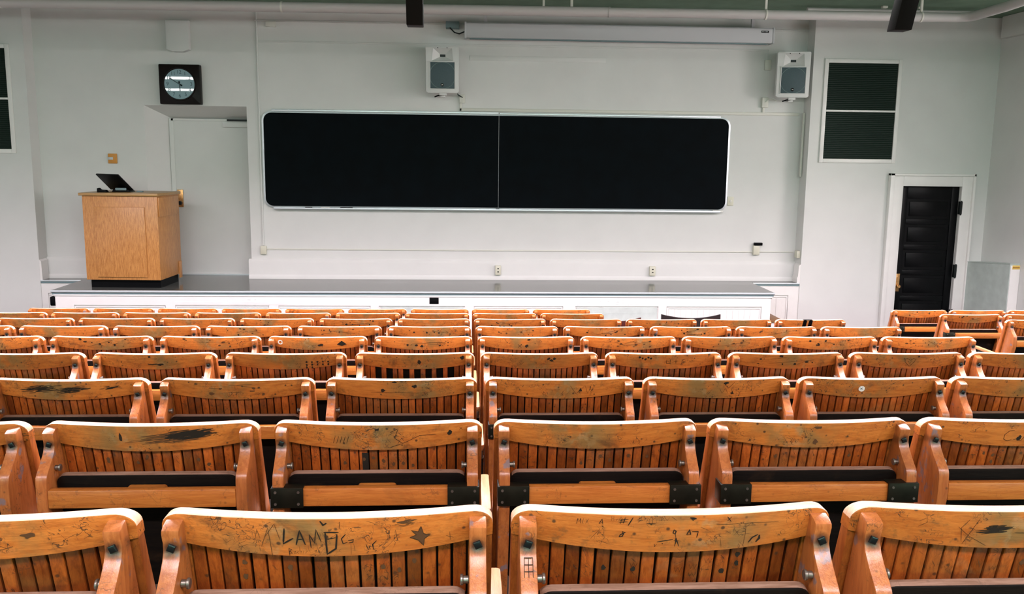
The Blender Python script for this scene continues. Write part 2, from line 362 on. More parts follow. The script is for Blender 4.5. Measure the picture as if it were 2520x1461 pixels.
WRITING_B = [(0.001, [(-0.1526, 0.0185), (-0.1508, 0.009), (-0.149, 0.0152), (-0.1467, 0.0086), (-0.1463, 0.0178)]), (0.0008, [(-0.1424, 0.0087), (-0.144, 0.0176), (-0.1409, 0.0167)]), (0.0008, [(-0.1391, 0.0093), (-0.1346, 0.0175)]), (0.0008, [(-0.1346, 0.0088), (-0.1391, 0.018)]), (0.001, [(-0.1189, 0.0176), (-0.1148, 0.0079), (-0.1132, 0.0177)]), (0.001, [(-0.1184, 0.0161), (-0.1126, 0.0136)]), (0.0016, [(-0.1139, 0.0207), (-0.1117, 0.0228)]), (0.0008, [(-0.1004, 0.003), (-0.1004, 0.0109)]), (0.0008, [(-0.1004, 0.0074), (-0.0975, 0.0066)]), (0.0008, [(-0.0973, 0.0028), (-0.0968, 0.0106)]), (0.0008, [(-0.0941, 0.007), (-0.0928, 0.0104), (-0.0914, 0.0068)]), (0.0008, [(-0.0896, 0.0102), (-0.0863, 0.0035), (-0.0829, 0.0086)]), (0.0012, [(-0.0852, 0.0064), (-0.0869, 0.0158)]), (0.0012, [(-0.0802, 0.0046), (-0.0825, 0.015)]), (0.001, [(-0.0883, 0.0095), (-0.075, 0.0073)]), (0.001, [(-0.0887, 0.013), (-0.0762, 0.0117)]), (0.0014, [(-0.0683, 0.004), (-0.075, 0.0189)]), (0.0014, [(-0.0829, 0.0296), (-0.078, 0.0307), (-0.0856, 0.0355), (-0.0869, 0.0391), (-0.0825, 0.0388), (-0.0807, 0.0338), (-0.0829, 0.0296)]), (0.0007, [(-0.0593, 0.0016), (-0.0593, 0.0085)]), (0.0007, [(-0.0593, 0.005), (-0.0559, 0.0043)]), (0.0007, [(-0.0559, 0.0008), (-0.0559, 0.0084)]), (0.0007, [(-0.0526, 0.0048), (-0.0492, 0.0047), (-0.0503, 0.0082), (-0.0526, 0.0083)]), (0.0007, [(-0.047, 0.0046), (-0.0425, 0.0079)]), (0.0007, [(-0.0391, 0.0014), (-0.038, 0.0078), (-0.0335, 0.0027)]), (0.0008, [(-0.0279, 0.0055), (-0.0245, 0.0025), (-0.0256, 0.0098)]), (0.0007, [(-0.02, 0.0039), (-0.0166, 0.0091), (-0.0133, 0.0038)]), (0.0007, [(-0.0099, 0.0024), (-0.002, 0.009)]), (0.0012, [(-0.047, 0.0148), (-0.0335, 0.015)]), (0.0016, [(-0.0043, 0.0256), (-0.0009, 0.0285), (-0.002, 0.0335), (-0.0054, 0.0315), (-0.0043, 0.0256)]), (0.0012, [(-0.0016, 0.0335), (-0.0002, 0.0402)]), (0.0042, [(0.0002, 0.0411), (0.0007, 0.0481)]), (0.0012, [(-0.0031, 0.0446), (0.0047, 0.046)]), (0.0012, [(-0.0009, 0.0562), (0.0013, 0.0431), (0.0058, 0.0562)]), (0.001, [(-0.029, 0.0478), (-0.0043, 0.0431)]), (0.0012, [(-0.0324, 0.0514), (-0.0312, 0.0566), (-0.029, 0.0522)]), (0.0022, [(-0.0211, 0.0506), (-0.0189, 0.0511)]), (0.0016, [(0.016, 0.0353), (0.0193, 0.0258), (0.0222, 0.0346), (0.0164, 0.0354)]), (0.0014, [(0.0238, 0.0296), (0.0335, 0.0299), (0.0321, 0.0406)]), (0.0007, [(0.0609, 0.0175), (0.0766, 0.0183), (0.1081, 0.0186), (0.1193, 0.0175), (0.162, 0.0199)]), (0.0008, [(0.1081, 0.02), (0.1092, 0.0376), (0.1081, 0.0608)]), (0.0006, [(0.1171, 0.0185), (0.1081, 0.0258)]), (0.0034, [(0.1328, 0.0413), (0.1332, 0.0472), (0.1283, 0.0539)]), (0.002, [(0.1305, 0.0402), (0.1215, 0.0451), (0.1159, 0.0542)]), (0.0012, [(0.0766, 0.0046), (0.0834, 0.0138)]), (0.0012, [(0.0834, 0.0051), (0.0771, 0.0125)]), (0.0026, [(0.0182, 0.0045), (0.0283, 0.0064)]), (0.0014, [(0.0204, 0.0063), (0.0231, 0.0092), (0.0261, 0.0064)]), (0.0006, [(-0.1301, 0.0448), (-0.1166, 0.0261)]), (0.0006, [(-0.1189, 0.0467), (-0.1031, 0.0527), (-0.0941, 0.0536)]), (0.0006, [(0.0362, 0.0218), (0.0497, 0.0281)]), (0.0006, [(0.0766, 0.0294), (0.0856, 0.0364)]), (0.0006, [(0.0901, 0.0274), (0.0991, 0.0397)]), (0.0006, [(0.0991, 0.028), (0.0905, 0.0396)]), (0.0006, [(0.0699, 0.0436), (0.0732, 0.0612)]), (0.0006, [(-0.0357, 0.0275), (-0.029, 0.0288)]), (0.0006, [(-0.0312, 0.0239), (-0.0324, 0.0327)])]

# ------------------------------------------------------------------ auditorium chairs
CH = .87          # height of the top rail above its tier
REC = .26         # recline (run per rise)
SAG = .033
def vR(x): return -SAG * (1 - (x / .25) ** 2)
def rail_top(x):
    a = abs(x); k = max(0., (a - .216) / .034)
    return .025 * (1 - math.sqrt(max(0., 1 - k * k)))
def rail_bot(x): return .067 - .021 * (x / .25) ** 2
def RP(x, u, v): return (x, v + REC * u, CH - u)

def rail_mesh():
    bm = nb(); xs = []
    n = 40
    for i in range(n + 1): xs.append(-.25 + .5 * i / n)
    for e in (.2492, .2475, .2442, .2408, .2340, .2310): xs += [e, -e]
    xs = sorted(set(round(x, 5) for x in xs))
    T = .028; c = .003
    rings = []
    for x in xs:
        t, b = rail_top(x), rail_bot(x)
        if b - t < .012: t = b - .012
        v = vR(x)
        sec = [(b, v), (t + c, v), (t + c * .3, v + c * .3), (t, v + c), (t, v + T - c), (t + c * .3, v + T - c * .3), (t + c, v + T), (b, v + T)]
        rings.append([bm.verts.new(RP(x, u, vv)) for u, vv in sec])
    for i in range(len(rings) - 1):
        for j in range(8):
            f = bm.faces.new((rings[i][j], rings[i][(j + 1) % 8], rings[i + 1][(j + 1) % 8], rings[i + 1][j]))
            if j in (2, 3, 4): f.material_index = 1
    bm.faces.new(rings[0][::-1]); bm.faces.new(rings[-1])
    return bm
def slat_mesh(skip=()):
    bm = nb(); rnd = random.Random(4)
    for i in range(18):
        if i in skip: continue
        x0 = -.2115 + i * SLAT + rnd.uniform(.0005, .0014)
        x1 = -.2115 + (i + 1) * SLAT - rnd.uniform(.0018, .0034)
        ring = []
        for u in (.034, .182):
            r = []
            for x, d in ((x0, .0015), (x0 + .0012, 0), (x1 - .0012, 0), (x1, .0015), (x1, .010), (x0, .010)):
                r.append(bm.verts.new(RP(x, u, vR(x) + .010 + d)))
            ring.append(r)
        for j in range(6):
            bm.faces.new((ring[0][j], ring[0][(j + 1) % 6], ring[1][(j + 1) % 6], ring[1][j]))
        bm.faces.new(ring[0][::-1]); bm.faces.new(ring[1])
    return bm
def side_mesh(s):
    poly = []
    for u, v in ((.040, .001), (.040, .027), (.10, .030), (.25, .045), (.87, .075), (.87, .0), (.4, 0.), (.1, 0.001)):
        poly.append((v + REC * u, CH - u))
    bm = nb(); a, b = (.2122, .2493) if s > 0 else (-.2493, -.2122)
    prism(bm, poly, 'x', a, b, .002); return bm
def bracket_mesh(s):
    bm = nb()
    xr = .222
    rear = [(.010, -.008), (.013, -.024), (.018, -.0345), (.024, -.0370), (.040, -.0360), (.052, -.0390), (.064, -.0480), (.078, -.0640), (.090, -.0800),
            (.099, -.0925), (.104, -.0990), (.109, -.1035), (.115, -.1070), (.125, -.1105), (.16, -.1205), (.185, -.1250)]
    poly = [(v + REC * u, CH - u) for u, v in rear]
    poly += [(-.01, .46), (.16, .0), (.222, .0), (.2, .1), (.105, CH - .40), (.045, CH - .19), (REC * .05 - .0035, CH - .05), (REC * .012 - .0065, CH - .012)]
    a, b = (.2135, .2395) if s > 0 else (-.2395, -.2135)
    prism(bm, poly, 'x', a, b, .0022)
    return bm
def bolt_mesh(s):
    bm = nb(); x = .2265 * s; y = -.036 + REC * .046; z = CH - .046
    cyl(bm, (x, y + .0005, z), 'y', .0088, .003, 18)
    prism(bm, [(x + .0080 * math.cos(a), z + .0080 * math.sin(a)) for a in [math.pi / 4 + .4 * s + k * math.pi / 2 for k in range(4)]], 'y', y - .0060, y, .0018)
    return bm
def knob_mesh(s):
    bm = nb(); z = CH - .1; y = -.03
    cyl(bm, (.2085 * s, y, z), 'x', .0060, .010, 16, bev=.001)
    cyl(bm, (.2025 * s, y, z), 'x', .0085, .005, 16, bev=.0012)
    return bm
def seat_mesh():
    bm = nb()
    top = rrect(-.2115, .2115, .43, .752, .022, 5)
    T = .018; A, B = [], []
    for x, z in top:
        y = -.040 + .30 * (.752 - z)
        A.append(bm.verts.new((x, y, z))); B.append(bm.verts.new((x, y + T, z + .004)))
    n = len(top); fa = bm.faces.new(A); bm.faces.new(B[::-1])
    for i in range(n):
        j = (i + 1) % n
        f = bm.faces.new((A[i], B[i], B[j], A[j]))
        if min(top[i][1], top[j][1]) > .742: f.material_index = 1
    bmesh.ops.recalc_face_normals(bm, faces=bm.faces[:])
    r = bmesh.ops.bevel(bm, geom=list(fa.edges), offset=.003, segments=2, affect='EDGES', profile=.5)
    return bm
def back_panel_mesh():
    bm = nb(); xs = [-.212 + .424 * i / 16 for i in range(17)]
    R = []
    for x in xs:
        R.append([bm.verts.new(RP(x, u, vR(x) + v)) for u, v in ((.045, .0225), (.24, .0225), (.24, .030), (.045, .030))])
    for i in range(16):
        for j in range(4): bm.faces.new((R[i][j], R[i][(j + 1) % 4], R[i + 1][(j + 1) % 4], R[i + 1][j]))
    bm.faces.new(R[0][::-1]); bm.faces.new(R[-1])
    return bm
def cross_mesh():
    bm = nb(); bx(bm, -.2133, .2133, -.0785, -.0555, .6875, .7310, .0025); return bm
def cleat_mesh():
    bm = nb(); prism(bm, rrect(-.045, .045, .712, .7285, .006, 3), 'y', -.0545, -.036); return bm
def plate_mesh(s):
    bm = nb()
    a, b = (.168, .2425) if s > 0 else (-.2425, -.168)
    bx(bm, a, b, -.0845, -.0788, .686, .7335, .001)
    bx(bm, a, b, -.0845, -.052, .7315, .7345, .001)
    a, b = (.2398, .2430) if s > 0 else (-.2430, -.2398)
    bx(bm, a, b, -.0845, -.035, .686, .7345, .001)
    return bm
def screw_mesh(s, x, z):
    bm = nb(); cyl(bm, (x * s, -.0853, z), 'y', .0032, .0018, 10)
    return bm
def arm_mesh():
    bm = nb(); prism(bm, rrect(-.2770, -.2520, .082, .34, .0085, 5), 'z', .590, .610, .002); return bm
def stand_mesh():
    bm = nb()
    prism(bm, [(.10, .588), (.30, .588), (.29, .50), (.24, .40), (.25, .12), (.36, .03), (.36, 0), (.08, 0), (.08, .03), (.19, .12), (.18, .40), (.13, .50)], 'x', -.2685, -.2605, .001)
    bx(bm, -.275, -.254, .12, .19, .0, .56, .002)
    bx(bm, -.2755, -.2535, .06, .36, 0, .012, .002)
    return bm
def clip_mesh():
    bm = nb()
    bx(bm, -.2735, -.2555, .086, .112, .563, .590, .002)
    cyl(bm, (-.2645, .099, .560), 'x', .006, .023, 12)
    return bm

def make_chair(name):
    t = empty(name, (0, 0, 0))
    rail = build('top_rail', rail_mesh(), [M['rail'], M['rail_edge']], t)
    build('slats', slat_mesh(), M['slat'], t)
    for s in (-1, 1):
        build('side_panel', side_mesh(s), M['side'], t)
        br = build('bracket', bracket_mesh(s), M['bracket'], t)
        build('bolt', bolt_mesh(s), M['bolt'], br)
        build('hinge_knob', knob_mesh(s), M['steel'], t)
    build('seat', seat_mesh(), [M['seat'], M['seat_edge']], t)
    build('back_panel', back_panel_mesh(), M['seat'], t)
    build('cross_rail', cross_mesh(), M['cross'], t)
    a = build('armrest', arm_mesh(), M['arm'], t)
    build('armrest_clip', clip_mesh(), M['steel'], a)
    build('iron_stand', stand_mesh(), M['iron'], t)
    return t
def copy_tree(o, parent=None):
    c = o.copy(); C.objects.link(c)
    if parent is not None: c.parent = parent
    for ch in list(o.children): copy_tree(ch, c)
    return c
def kid(o, name):
    return [c for c in o.children if c.name.split('.')[0] == name]

# marks lying on the curved rear face of a top rail: strokes are (width, [(x, distance down), ...])
def ribbon(bm, w, pts, off=-.0006, vf=None):
    vf = vf or vR
    P = []
    for (x0, u0), (x1, u1) in zip(pts, pts[1:]):
        n = max(1, int(math.hypot(x1 - x0, u1 - u0) / .005))
        for k in range(n): P.append((x0 + (x1 - x0) * k / n, u0 + (u1 - u0) * k / n))
    P.append(pts[-1])
    L = []
    for i, (x, u) in enumerate(P):
        a = P[max(i - 1, 0)]; b = P[min(i + 1, len(P) - 1)]
        dx, du = b[0] - a[0], b[1] - a[1]; l = math.hypot(dx, du) or 1
        nx, nu = -du / l * w / 2, dx / l * w / 2
        if i in (0, len(P) - 1): nx *= .5; nu *= .5
        L.append([bm.verts.new(RP(x + s * nx, u + s * nu, vf(x + s * nx) + off)) for s in (-1, 1)])
    for p, q in zip(L, L[1:]): bm.faces.new((p[0], p[1], q[1], q[0]))
def blob(bm, pts, off=-.0006, vf=None):
    vf = vf or vR
    cx = sum(p[0] for p in pts) / len(pts); cu = sum(p[1] for p in pts) / len(pts)
    c = bm.verts.new(RP(cx, cu, vf(cx) + off))
    V = [bm.verts.new(RP(x, u, vf(x) + off)) for x, u in pts]
    for i in range(len(V)): bm.faces.new((c, V[i], V[(i + 1) % len(V)]))
def ragged(cx, cu, rx, ru, n, seed, j=.35):
    r = random.Random(seed)
    return [(cx + rx * math.cos(2 * math.pi * i / n) * (1 + r.uniform(-j, j)), cu + ru * math.sin(2 * math.pi * i / n) * (1 + r.uniform(-j, j))) for i in range(n)]
def streaks(cx, cu, rx, ru, n, seed, w=(.0008, .0022)):
    r = random.Random(seed); out = []
    for _ in range(n):
        a = r.gauss(0, .42); b = r.gauss(0, .42)
        if a * a + b * b > 1: continue
        x, u, l = cx + a * rx, cu + b * ru - a * ru * .35, r.uniform(.12, .4) * rx
        out.append((r.uniform(*w), [(x - l, u + l * .12), (x, u), (x + l, u - l * .12 + r.uniform(-.0006, .0006))]))
    return out
def marks(name, chair, mat, strokes=(), blobs=(), off=-.0006, vf=None, part='top_rail'):
    bm = nb()
    for w, p in strokes: ribbon(bm, w, p, off, vf)
    for b in blobs: blob(bm, b, off, vf)
    return build(name, bm, mat, kid(chair, part)[0], smooth=0)

ROW_Y = [1.304, 2.101, 2.908, 3.710, 4.525, 5.324, 6.131, 6.922, 7.697]
ROW_TOP = [1.885, 1.782, 1.684, 1.590, 1.493, 1.392, 1.289, 1.187, 1.087]
SLOTS = [range(-2, 2), range(-3, 3), range(-3, 4), range(-4, 5), range(-5, 5), range(-6, 5),
         list(range(-6, 5)) + [7], list(range(-7, 2)) + [7, 8], list(range(-7, 2)) + [7, 8, 9]]
ORD = ['first', 'second', 'third', 'fourth', 'fifth', 'sixth', 'seventh', 'eighth', 'ninth']
def slot_x(row, k):
    if k >= 7: return (4.144, 4.094, 4.073)[row - 6] + .535 * (k - 7) if row >= 6 else 0
    if k >= 0: return .3255 + .5335 * k
    return -.2035 - .5375 * (-k - 1)
chairs = {}
proto = make_chair('folding_chair')
first = True
for row in range(9):
    for k in SLOTS[row]:
        t = proto if first else copy_tree(proto)
        first = False
        t.location = (slot_x(row, k), ROW_Y[row], ROW_TOP[row] - CH)
        r = ORD[row]
        if k >= 7:
            side = ORD[k - 7] + ' from the aisle'
            lab = 'wooden folding chair beyond the right aisle, %s row from camera, %s' % (r, side)
            grp = 'wooden folding chairs in the right block'
        else:
            side = ORD[k if k >= 0 else -k - 1] + (' right' if k >= 0 else ' left') + ' of the centre gap'
            lab = 'scratched wooden folding chair, %s row from camera, %s' % (r, side)
            grp = 'wooden folding chairs in the main block'
        tag(t, lab, 'chair', grp)
        chairs[(row + 1, k)] = t
def extra_armrest(t):
    a = kid(t, 'armrest')[0]
    c = copy_tree(a, t); c.location.x += .529
    s = kid(t, 'iron_stand')[0].copy(); C.objects.link(s); s.parent = t; s.location.x += .529
for rk in ((5, 4), (6, 4), (7, 4), (8, 1), (9, 1)): extra_armrest(chairs[rk])

# metal corner plates repairing the cross rail of some chairs
plates = {s: plate_mesh(s) for s in (-1, 1)}
def add_plates(t, sides=(-1, 1), cache={}):
    for s in sides:
        if s not in cache:
            p = build('corner_plate', plate_mesh(s), M['plate'], t)
            q = [build('screw', screw_mesh(s, x, z), M['steel'], p) for x in (.179, .232) for z in (.696, .7245)]
            cache[s] = (p, q)
        else:
            p0, q0 = cache[s]
            p = p0.copy(); C.objects.link(p); p.parent = t
            for q1 in q0:
                q = q1.copy(); C.objects.link(q); q.parent = p
for b in plates.values(): b.free()
for rk in ((2, -1), (2, 0), (2, 1)): add_plates(chairs[rk])
add_plates(chairs[(3, 0)], (-1,)); add_plates(chairs[(8, 7)], (-1,)); add_plates(chairs[(9, 7)], (-1,))
bmc = cleat_mesh(); cl = build('cleat', bmc, M['cross'], chairs[(2, -1)])
for rk in ((2, -2), (2, 0)):
    c = cl.copy(); C.objects.link(c); c.parent = chairs[rk]

# the chair with every other slat missing
t = chairs[(4, -1)]
o = kid(t, 'slats')[0]; bm = slat_mesh((2, 4, 7, 9, 11, 13, 15)); me = bpy.data.meshes.new('slats')
bmesh.ops.recalc_face_normals(bm, faces=bm.faces[:]); bm.to_mesh(me); bm.free(); me.materials.append(M['slat']); o.data = me
t['label'] = 'folding chair with missing back slats, fourth row from camera, beside the centre gap'

A = chairs[(1, -1)]
marks('carved_writing', A, M['mark'], [(s[0] * 1.25, s[1]) for s in WRITING_A if s[0] > .00095])
marks('scratches', A, M['mark_soft'], [s for s in WRITING_A if s[0] <= .00095] + streaks(.118, .012, .018, .007, 40, 6, (.0005, .0012)), off=-.0004)
st = marks('carved_star', A, M['mark_soft'], [], [STAR], off=-.0007)
marks('carved_star_outline', A, M['mark'], [(.0008, STAR + STAR[:1])], off=-.0009)
A['label'] = 'folding chair in the nearest row with carved LAM letters and a star on its rail'
def slat_marks(t, seed):
    vf = lambda x: vR(x) + .010
    r = random.Random(seed); bl = []; st = []
    for i in range(16):
        x = -.2115 + r.randrange(3, 15) * SLAT + .0118; u = r.uniform(.078, .115)
        q = r.random()
        if q < .35: bl.append(ragged(x, u, .004, .005, 8, r.random()))
        elif q < .7:
            st.append((.0009, [(x - .006, u), (x - .003, u + .008), (x, u), (x + .003, u + .008), (x + .006, u)]))
        else: st.append((.0008, [(x - .004, u), (x + .003, u + r.uniform(-.003, .02))]))
    marks('slat_doodles', t, M['mark_soft'] if seed % 2 else M['mark'], st, bl, -.0005, vf, 'slats')
slat_marks(A, 5)
B = chairs[(1, 0)]
marks('carved_writing', B, M['mark'], [(s[0] * 1.25, s[1]) for s in WRITING_B if s[0] > .00085])
marks('scratches', B, M['mark_soft'], [s for s in WRITING_B if s[0] <= .00085], off=-.0004)
slat_marks(B, 8)
B['label'] = 'folding chair in the nearest row covered in small pen scribbles, right of the centre gap'
D = chairs[(1, 1)]
marks('scratches', D, M['mark'], [(.0007, [(-.075, .014), (-.085, .03), (-.08, .055)]), (.0007, [(-.06, .012), (-.078, .06)]), (.0006, [(-.09, .028), (-.07, .045), (-.04, .062)]),
      (.0006, [(-.15, .02), (-.14, .014), (-.138, .022), (-.15, .03)]), (.0008, [(.0, .038), (.04, .04), (.07, .036)])] + streaks(-.03, .032, .028, .009, 70, 44), [ragged(.045, .02, .006, .004, 8, 9), ragged(.05, .045, .003, .002, 6, 2)])
slat_marks(D, 11)
L1 = chairs[(1, -2)]
marks('scratches', L1, M['mark_soft'], [(.0008, [(-.01, .05), (.03, .045), (.06, .05), (.08, .044)]), (.0008, [(.02, .036), (.028, .05)]), (.0006, [(.05, .05), (.055, .04), (.07, .046)])], [ragged(.105, .026, .010, .004, 10, 3), ragged(-.02, .05, .012, .005, 10, 7)])
E2 = chairs[(2, -2)]
sm = [ragged(.075 + dx, .026 + du, rx, ru, 16, sd) for dx, du, rx, ru, sd in ((0, 0, .035, .010, 1), (-.04, .008, .03, .007, 2), (.025, -.006, .03, .006, 4))]
marks('dark_smudge', E2, M['mark'], [(.0010, [(.045, .008), (.05, .014), (.058, .006)]), (.0008, [(.15, .03), (.156, .024), (.164, .031), (.17, .027)])] + streaks(.095, .024, .06, .013, 150, 3), [ragged(-.062, .030, .004, .012, 9, 8)])
marks('brown_smudge', E2, M['mark_soft'], streaks(.06, .03, .09, .018, 120, 5, (.0005, .0014)), off=-.0004)
E2['label'] = 'folding chair in the second row with a large dark smudge on its rail, left half'
F2 = chairs[(2, 2)]
marks('carved_letters', F2, M['mark'], [(.0013, [(-.028, .022), (-.04, .024), (-.05, .034), (-.05, .047), (-.04, .052), (-.030, .048)]), (.0011, [(-.026, .048), (-.016, .046), (-.012, .05), (-.006, .052), (.004, .034), (.01, .031)]),
      (.0013, [(.030, .030), (.018, .038), (.016, .05), (.024, .052), (.036, .046)]), (.0013, [(.062, .028), (.050, .036), (.048, .05), (.056, .053), (.068, .046)])], [ragged(-.012, .044, .006, .007, 9, 4)])
F2['label'] = 'folding chair at right edge of photo, second row, with looping letters scratched in its rail'
G2 = chairs[(2, 1)]
marks('green_smudge', G2, M['mark_soft'], [], [ragged(.006, .052, .006, .007, 10, 2), ragged(.008, .012, .01, .004, 9, 3)])
H2 = chairs[(2, -1)]
marks('scribbles', H2, M['mark'], [(.0010, [(-.10 + i * .008, .03), (-.106 + i * .008, .05)]) for i in range(5)] + [(.0012, [(.03, .02), (.05, .01), (.04, .035), (.06, .05), (.03, .06)]), (.001, [(.06, .05), (.10, .03), (.14, .028)]), (.0008, [(.195, .012), (.203, .02)]), (.0008, [(.203, .012), (.195, .02)])], [ragged(.172, .026, .006, .006, 10, 4), ragged(-.0, .012, .005, .003, 8, 4)])
slat_marks(H2, 21); slat_marks(chairs[(2, 0)], 23); slat_marks(E2, 25); slat_marks(G2, 27); slat_marks(F2, 31)
# dark ink fills on two slats of the second-row chair
marks('blackened_slats', H2, M['mark'], [], [[(x, .078), (x + .016, .078), (x + .015, .135), (x + .001, .14)] for x in (-.0400,)], -.0005, lambda x: vR(x) + .010, 'slats')
X3 = chairs[(3, 2)]
s3 = marks('round_sticker', X3, M['white'], [], [ragged(-.045, .034, .0105, .0105, 12, 1, .08)])
marks('sticker_print', X3, M['numeral'], [(.002, [(-.052, .03), (-.040, .037)]), (.002, [(-.042, .029), (-.05, .038)])], off=-.0009)
X3['label'] = 'folding chair with a small round sticker on its rail, third row from camera, right half'
Y3 = chairs[(3, 0)]
tri = lambda x, u, w: [(x - w, u + w), (x + w, u + w), (x, u - w)]
marks('triangle_doodle', Y3, M['mark'], [(.0008, [(.03, .02), (.05, .05), (.08, .02), (.09, .05)])], [tri(.065, .034, .006)])
marks('triangle_doodle', chairs[(3, 1)], M['mark'], [(.0012, [(.01, .01), (.03, .03), (.05, .008)]), (.0008, [(.0, .03), (.01, .05), (.02, .03), (.03, .05)])], [tri(.045, .046, .006), ragged(.02, .012, .008, .005, 8, 2)])
marks('dark_spots', chairs[(3, -1)], M['mark'], [(.0008, [(-.1, .045), (-.02, .042), (.06, .046)])], [ragged(.045, .022, .008, .006, 10, 3), ragged(-.06, .036, .007, .006, 9, 6), ragged(-.02, .006, .009, .003, 8, 8)])
marks('dark_smudge', chairs[(3, -3)], M['mark'], streaks(-.08, .028, .06, .014, 70, 13) + streaks(.02, .03, .05, .012, 60, 15) + streaks(.14, .026, .03, .008, 30, 16))
X4 = chairs[(4, 3)]
marks('heart_doodle', X4, M['mark'], [(.0014, [(.0, .056), (-.022, .034), (-.024, .022), (-.014, .018), (.0, .028), (.012, .018), (.022, .022), (.020, .034), (0, .056)]), (.001, [(-.008, .03), (.0, .045), (.008, .022)])], [ragged(.035, .01, .004, .004, 8, 1)])
X4['label'] = 'folding chair with a heart drawn on its rail, fourth row from camera, right half'
X4b = chairs[(4, 1)]
marks('carved_letters', X4b, M['mark'], [(.0018, [(.005, .022), (.005, .042), (.02, .042), (.02, .022)]), (.0018, [(.035, .032), (.055, .032)]), (.0018, [(.045, .024), (.045, .042)]), (.0018, [(.085, .022), (.07, .026), (.085, .036), (.068, .042)])], [ragged(-.11 + i * .012, .015 + .004 * (i % 3), .005, .005, 8, i) for i in range(5)])
marks('dark_spots', chairs[(4, 0)], M['mark'], [(.0012, [(-.09, .035), (-.08, .045), (-.07, .035)])], [ragged(.035 + .012 * i, .02 + .007 * (i % 2), .007, .005, 9, i + 4) for i in range(3)])
marks('dark_spots', chairs[(4, -1)], M['mark'], [], [ragged(.02, .035, .007, .009, 10, 2), ragged(.20, .02, .008, .009, 10, 3)])
marks('scribbles', chairs[(4, -2)], M['mark'], [], [ragged(.09 + .022 * (i % 5) , .035 + .012 * (i // 5), .004, .005, 7, i) for i in range(12)])
marks('dark_spots', chairs[(4, -3)], M['mark'], [(.004, [(-.02, .045), (.02, .042)])], [ragged(-.01, .01, .006, .005, 8, 1), ragged(.03, .045, .012, .005, 8, 2)])
X5 = chairs[(5, -2)]
marks('white_ring_sticker', X5, M['white'], [(.006, [(-.185 + .010 * math.cos(a * .5236), .028 + .010 * math.sin(a * .5236)) for a in range(13)])])
marks('diamond_doodle', X5, M['mark'], [], [[(.10, .038), (.125, .018), (.15, .038), (.125, .046)], ragged(.02, .04, .014, .006, 9, 4)])
X5['label'] = 'folding chair with a white ring sticker and dark diamond on its rail, fifth row'
marks('dark_spots', chairs[(5, 0)], M['mark'], [(.0018, [(-.045, .035), (-.025, .055)]), (.0018, [(-.025, .035), (-.045, .055)])], [ragged(.0, .045, .008, .008, 8, 2), ragged(.01, .01, .008, .004, 8, 2)])
for i, rk in enumerate(((5, 1), (5, -1), (5, -3), (5, -4), (5, 2), (5, 3), (5, 4), (6, -1), (6, 0), (6, 1), (6, -2), (6, -3), (6, 3), (7, -2), (7, -3), (7, 0), (3, -2), (4, 2), (7, 2), (6, 2), (9, 7), (8, 7))):
    r = random.Random(50 + i)
    marks('dark_spots', chairs[rk], M['mark'] if i % 2 else M['mark_soft'], [(.0011, [(r.uniform(-.1, .1), r.uniform(.01, .05)), (r.uniform(-.1, .12), r.uniform(.01, .05))]) for _ in range(4)],
          [ragged(r.uniform(-.13, .13), r.uniform(.008, .05), r.uniform(.003, .009), r.uniform(.002, .006), 8, i * 7 + j) for j in range(7)])
X7 = chairs[(7, 4)]
bm = nb()
for x0 in (-.052, -.012):
    ribbon(bm, .026, [(x0, -.001), (x0 - .008, .067)], -.001)
vs = [bm.verts.new(RP(x, u, vR(x) + v)) for x, u, v in ((-.066, -.0008, -.001), (.002, -.0008, -.001), (.002, -.0008, .029), (-.066, -.0008, .029))]
bm.faces.new(vs)
build('black_tape', bm, M['black'], kid(X7, 'top_rail')[0], smooth=0)
X7['label'] = 'folding chair with black tape wound on its rail, seventh row, right end by the aisle'

# inked grid drawn on a bracket of the nearest row
def bracket_pt(x, u): return (x, -.0372 + REC * u - (max(0, u - .05) * 1.05), CH - u)
bm = nb()
def bline(w, p, q):
    n = 4; L = []
    dx, du = q[0] - p[0], q[1] - p[1]; l = math.hypot(dx, du); nx, nu = -du / l * w / 2, dx / l * w / 2
    for k in range(n + 1):
        x, u = p[0] + dx * k / n, p[1] + du * k / n
        L.append([bm.verts.new(bracket_pt(x + s * nx, u + s * nu)) for s in (-1, 1)])
    for a, b in zip(L, L[1:]): bm.faces.new((a[0], a[1], b[1], b[0]))
for x in (-.233, -.2265, -.220): bline(.0009, (x, .064), (x, .088))
for u in (.064, .072, .080, .088): bline(.0009, (-.233, u), (-.220, u))
build('inked_grid', bm, M['mark'], [b for b in kid(B, 'bracket')][0], smooth=0)

# ------------------------------------------------------------------ the room
WALL = 11.86      # recessed wall behind the stage
PIL = 11.62       # plane of the walls either side of it
SZ = .77          # stage height
CEIL = 4.22
XL, XR, YB = -7.6, 6.93, -4.6
# floor: front level and the tiers
bm = nb(); bx(bm, XL, XR, 8.15, 12.6, -.12, 0)
struct('floor', bm, M['floor'])
bm = nb()
step = .807
tiers = []
for i in range(9):
    z = ROW_TOP[i] - CH
    y1 = ROW_Y[i] + .475; y0 = ROW_Y[i] - step + .475
    tiers.append((y0, y1, z))
y, z = tiers[0][0], tiers[0][2]
for j in range(6):
    z += .103
    tiers.append((max(YB, y - step), y, z)); y -= step
tiers.append((YB, y, z)) if y > YB else None
for y0, y1, z in tiers:
    bx(bm, XL, XR, y0, y1, -.12, z)
struct('floor_tiers', bm, M['floor'])
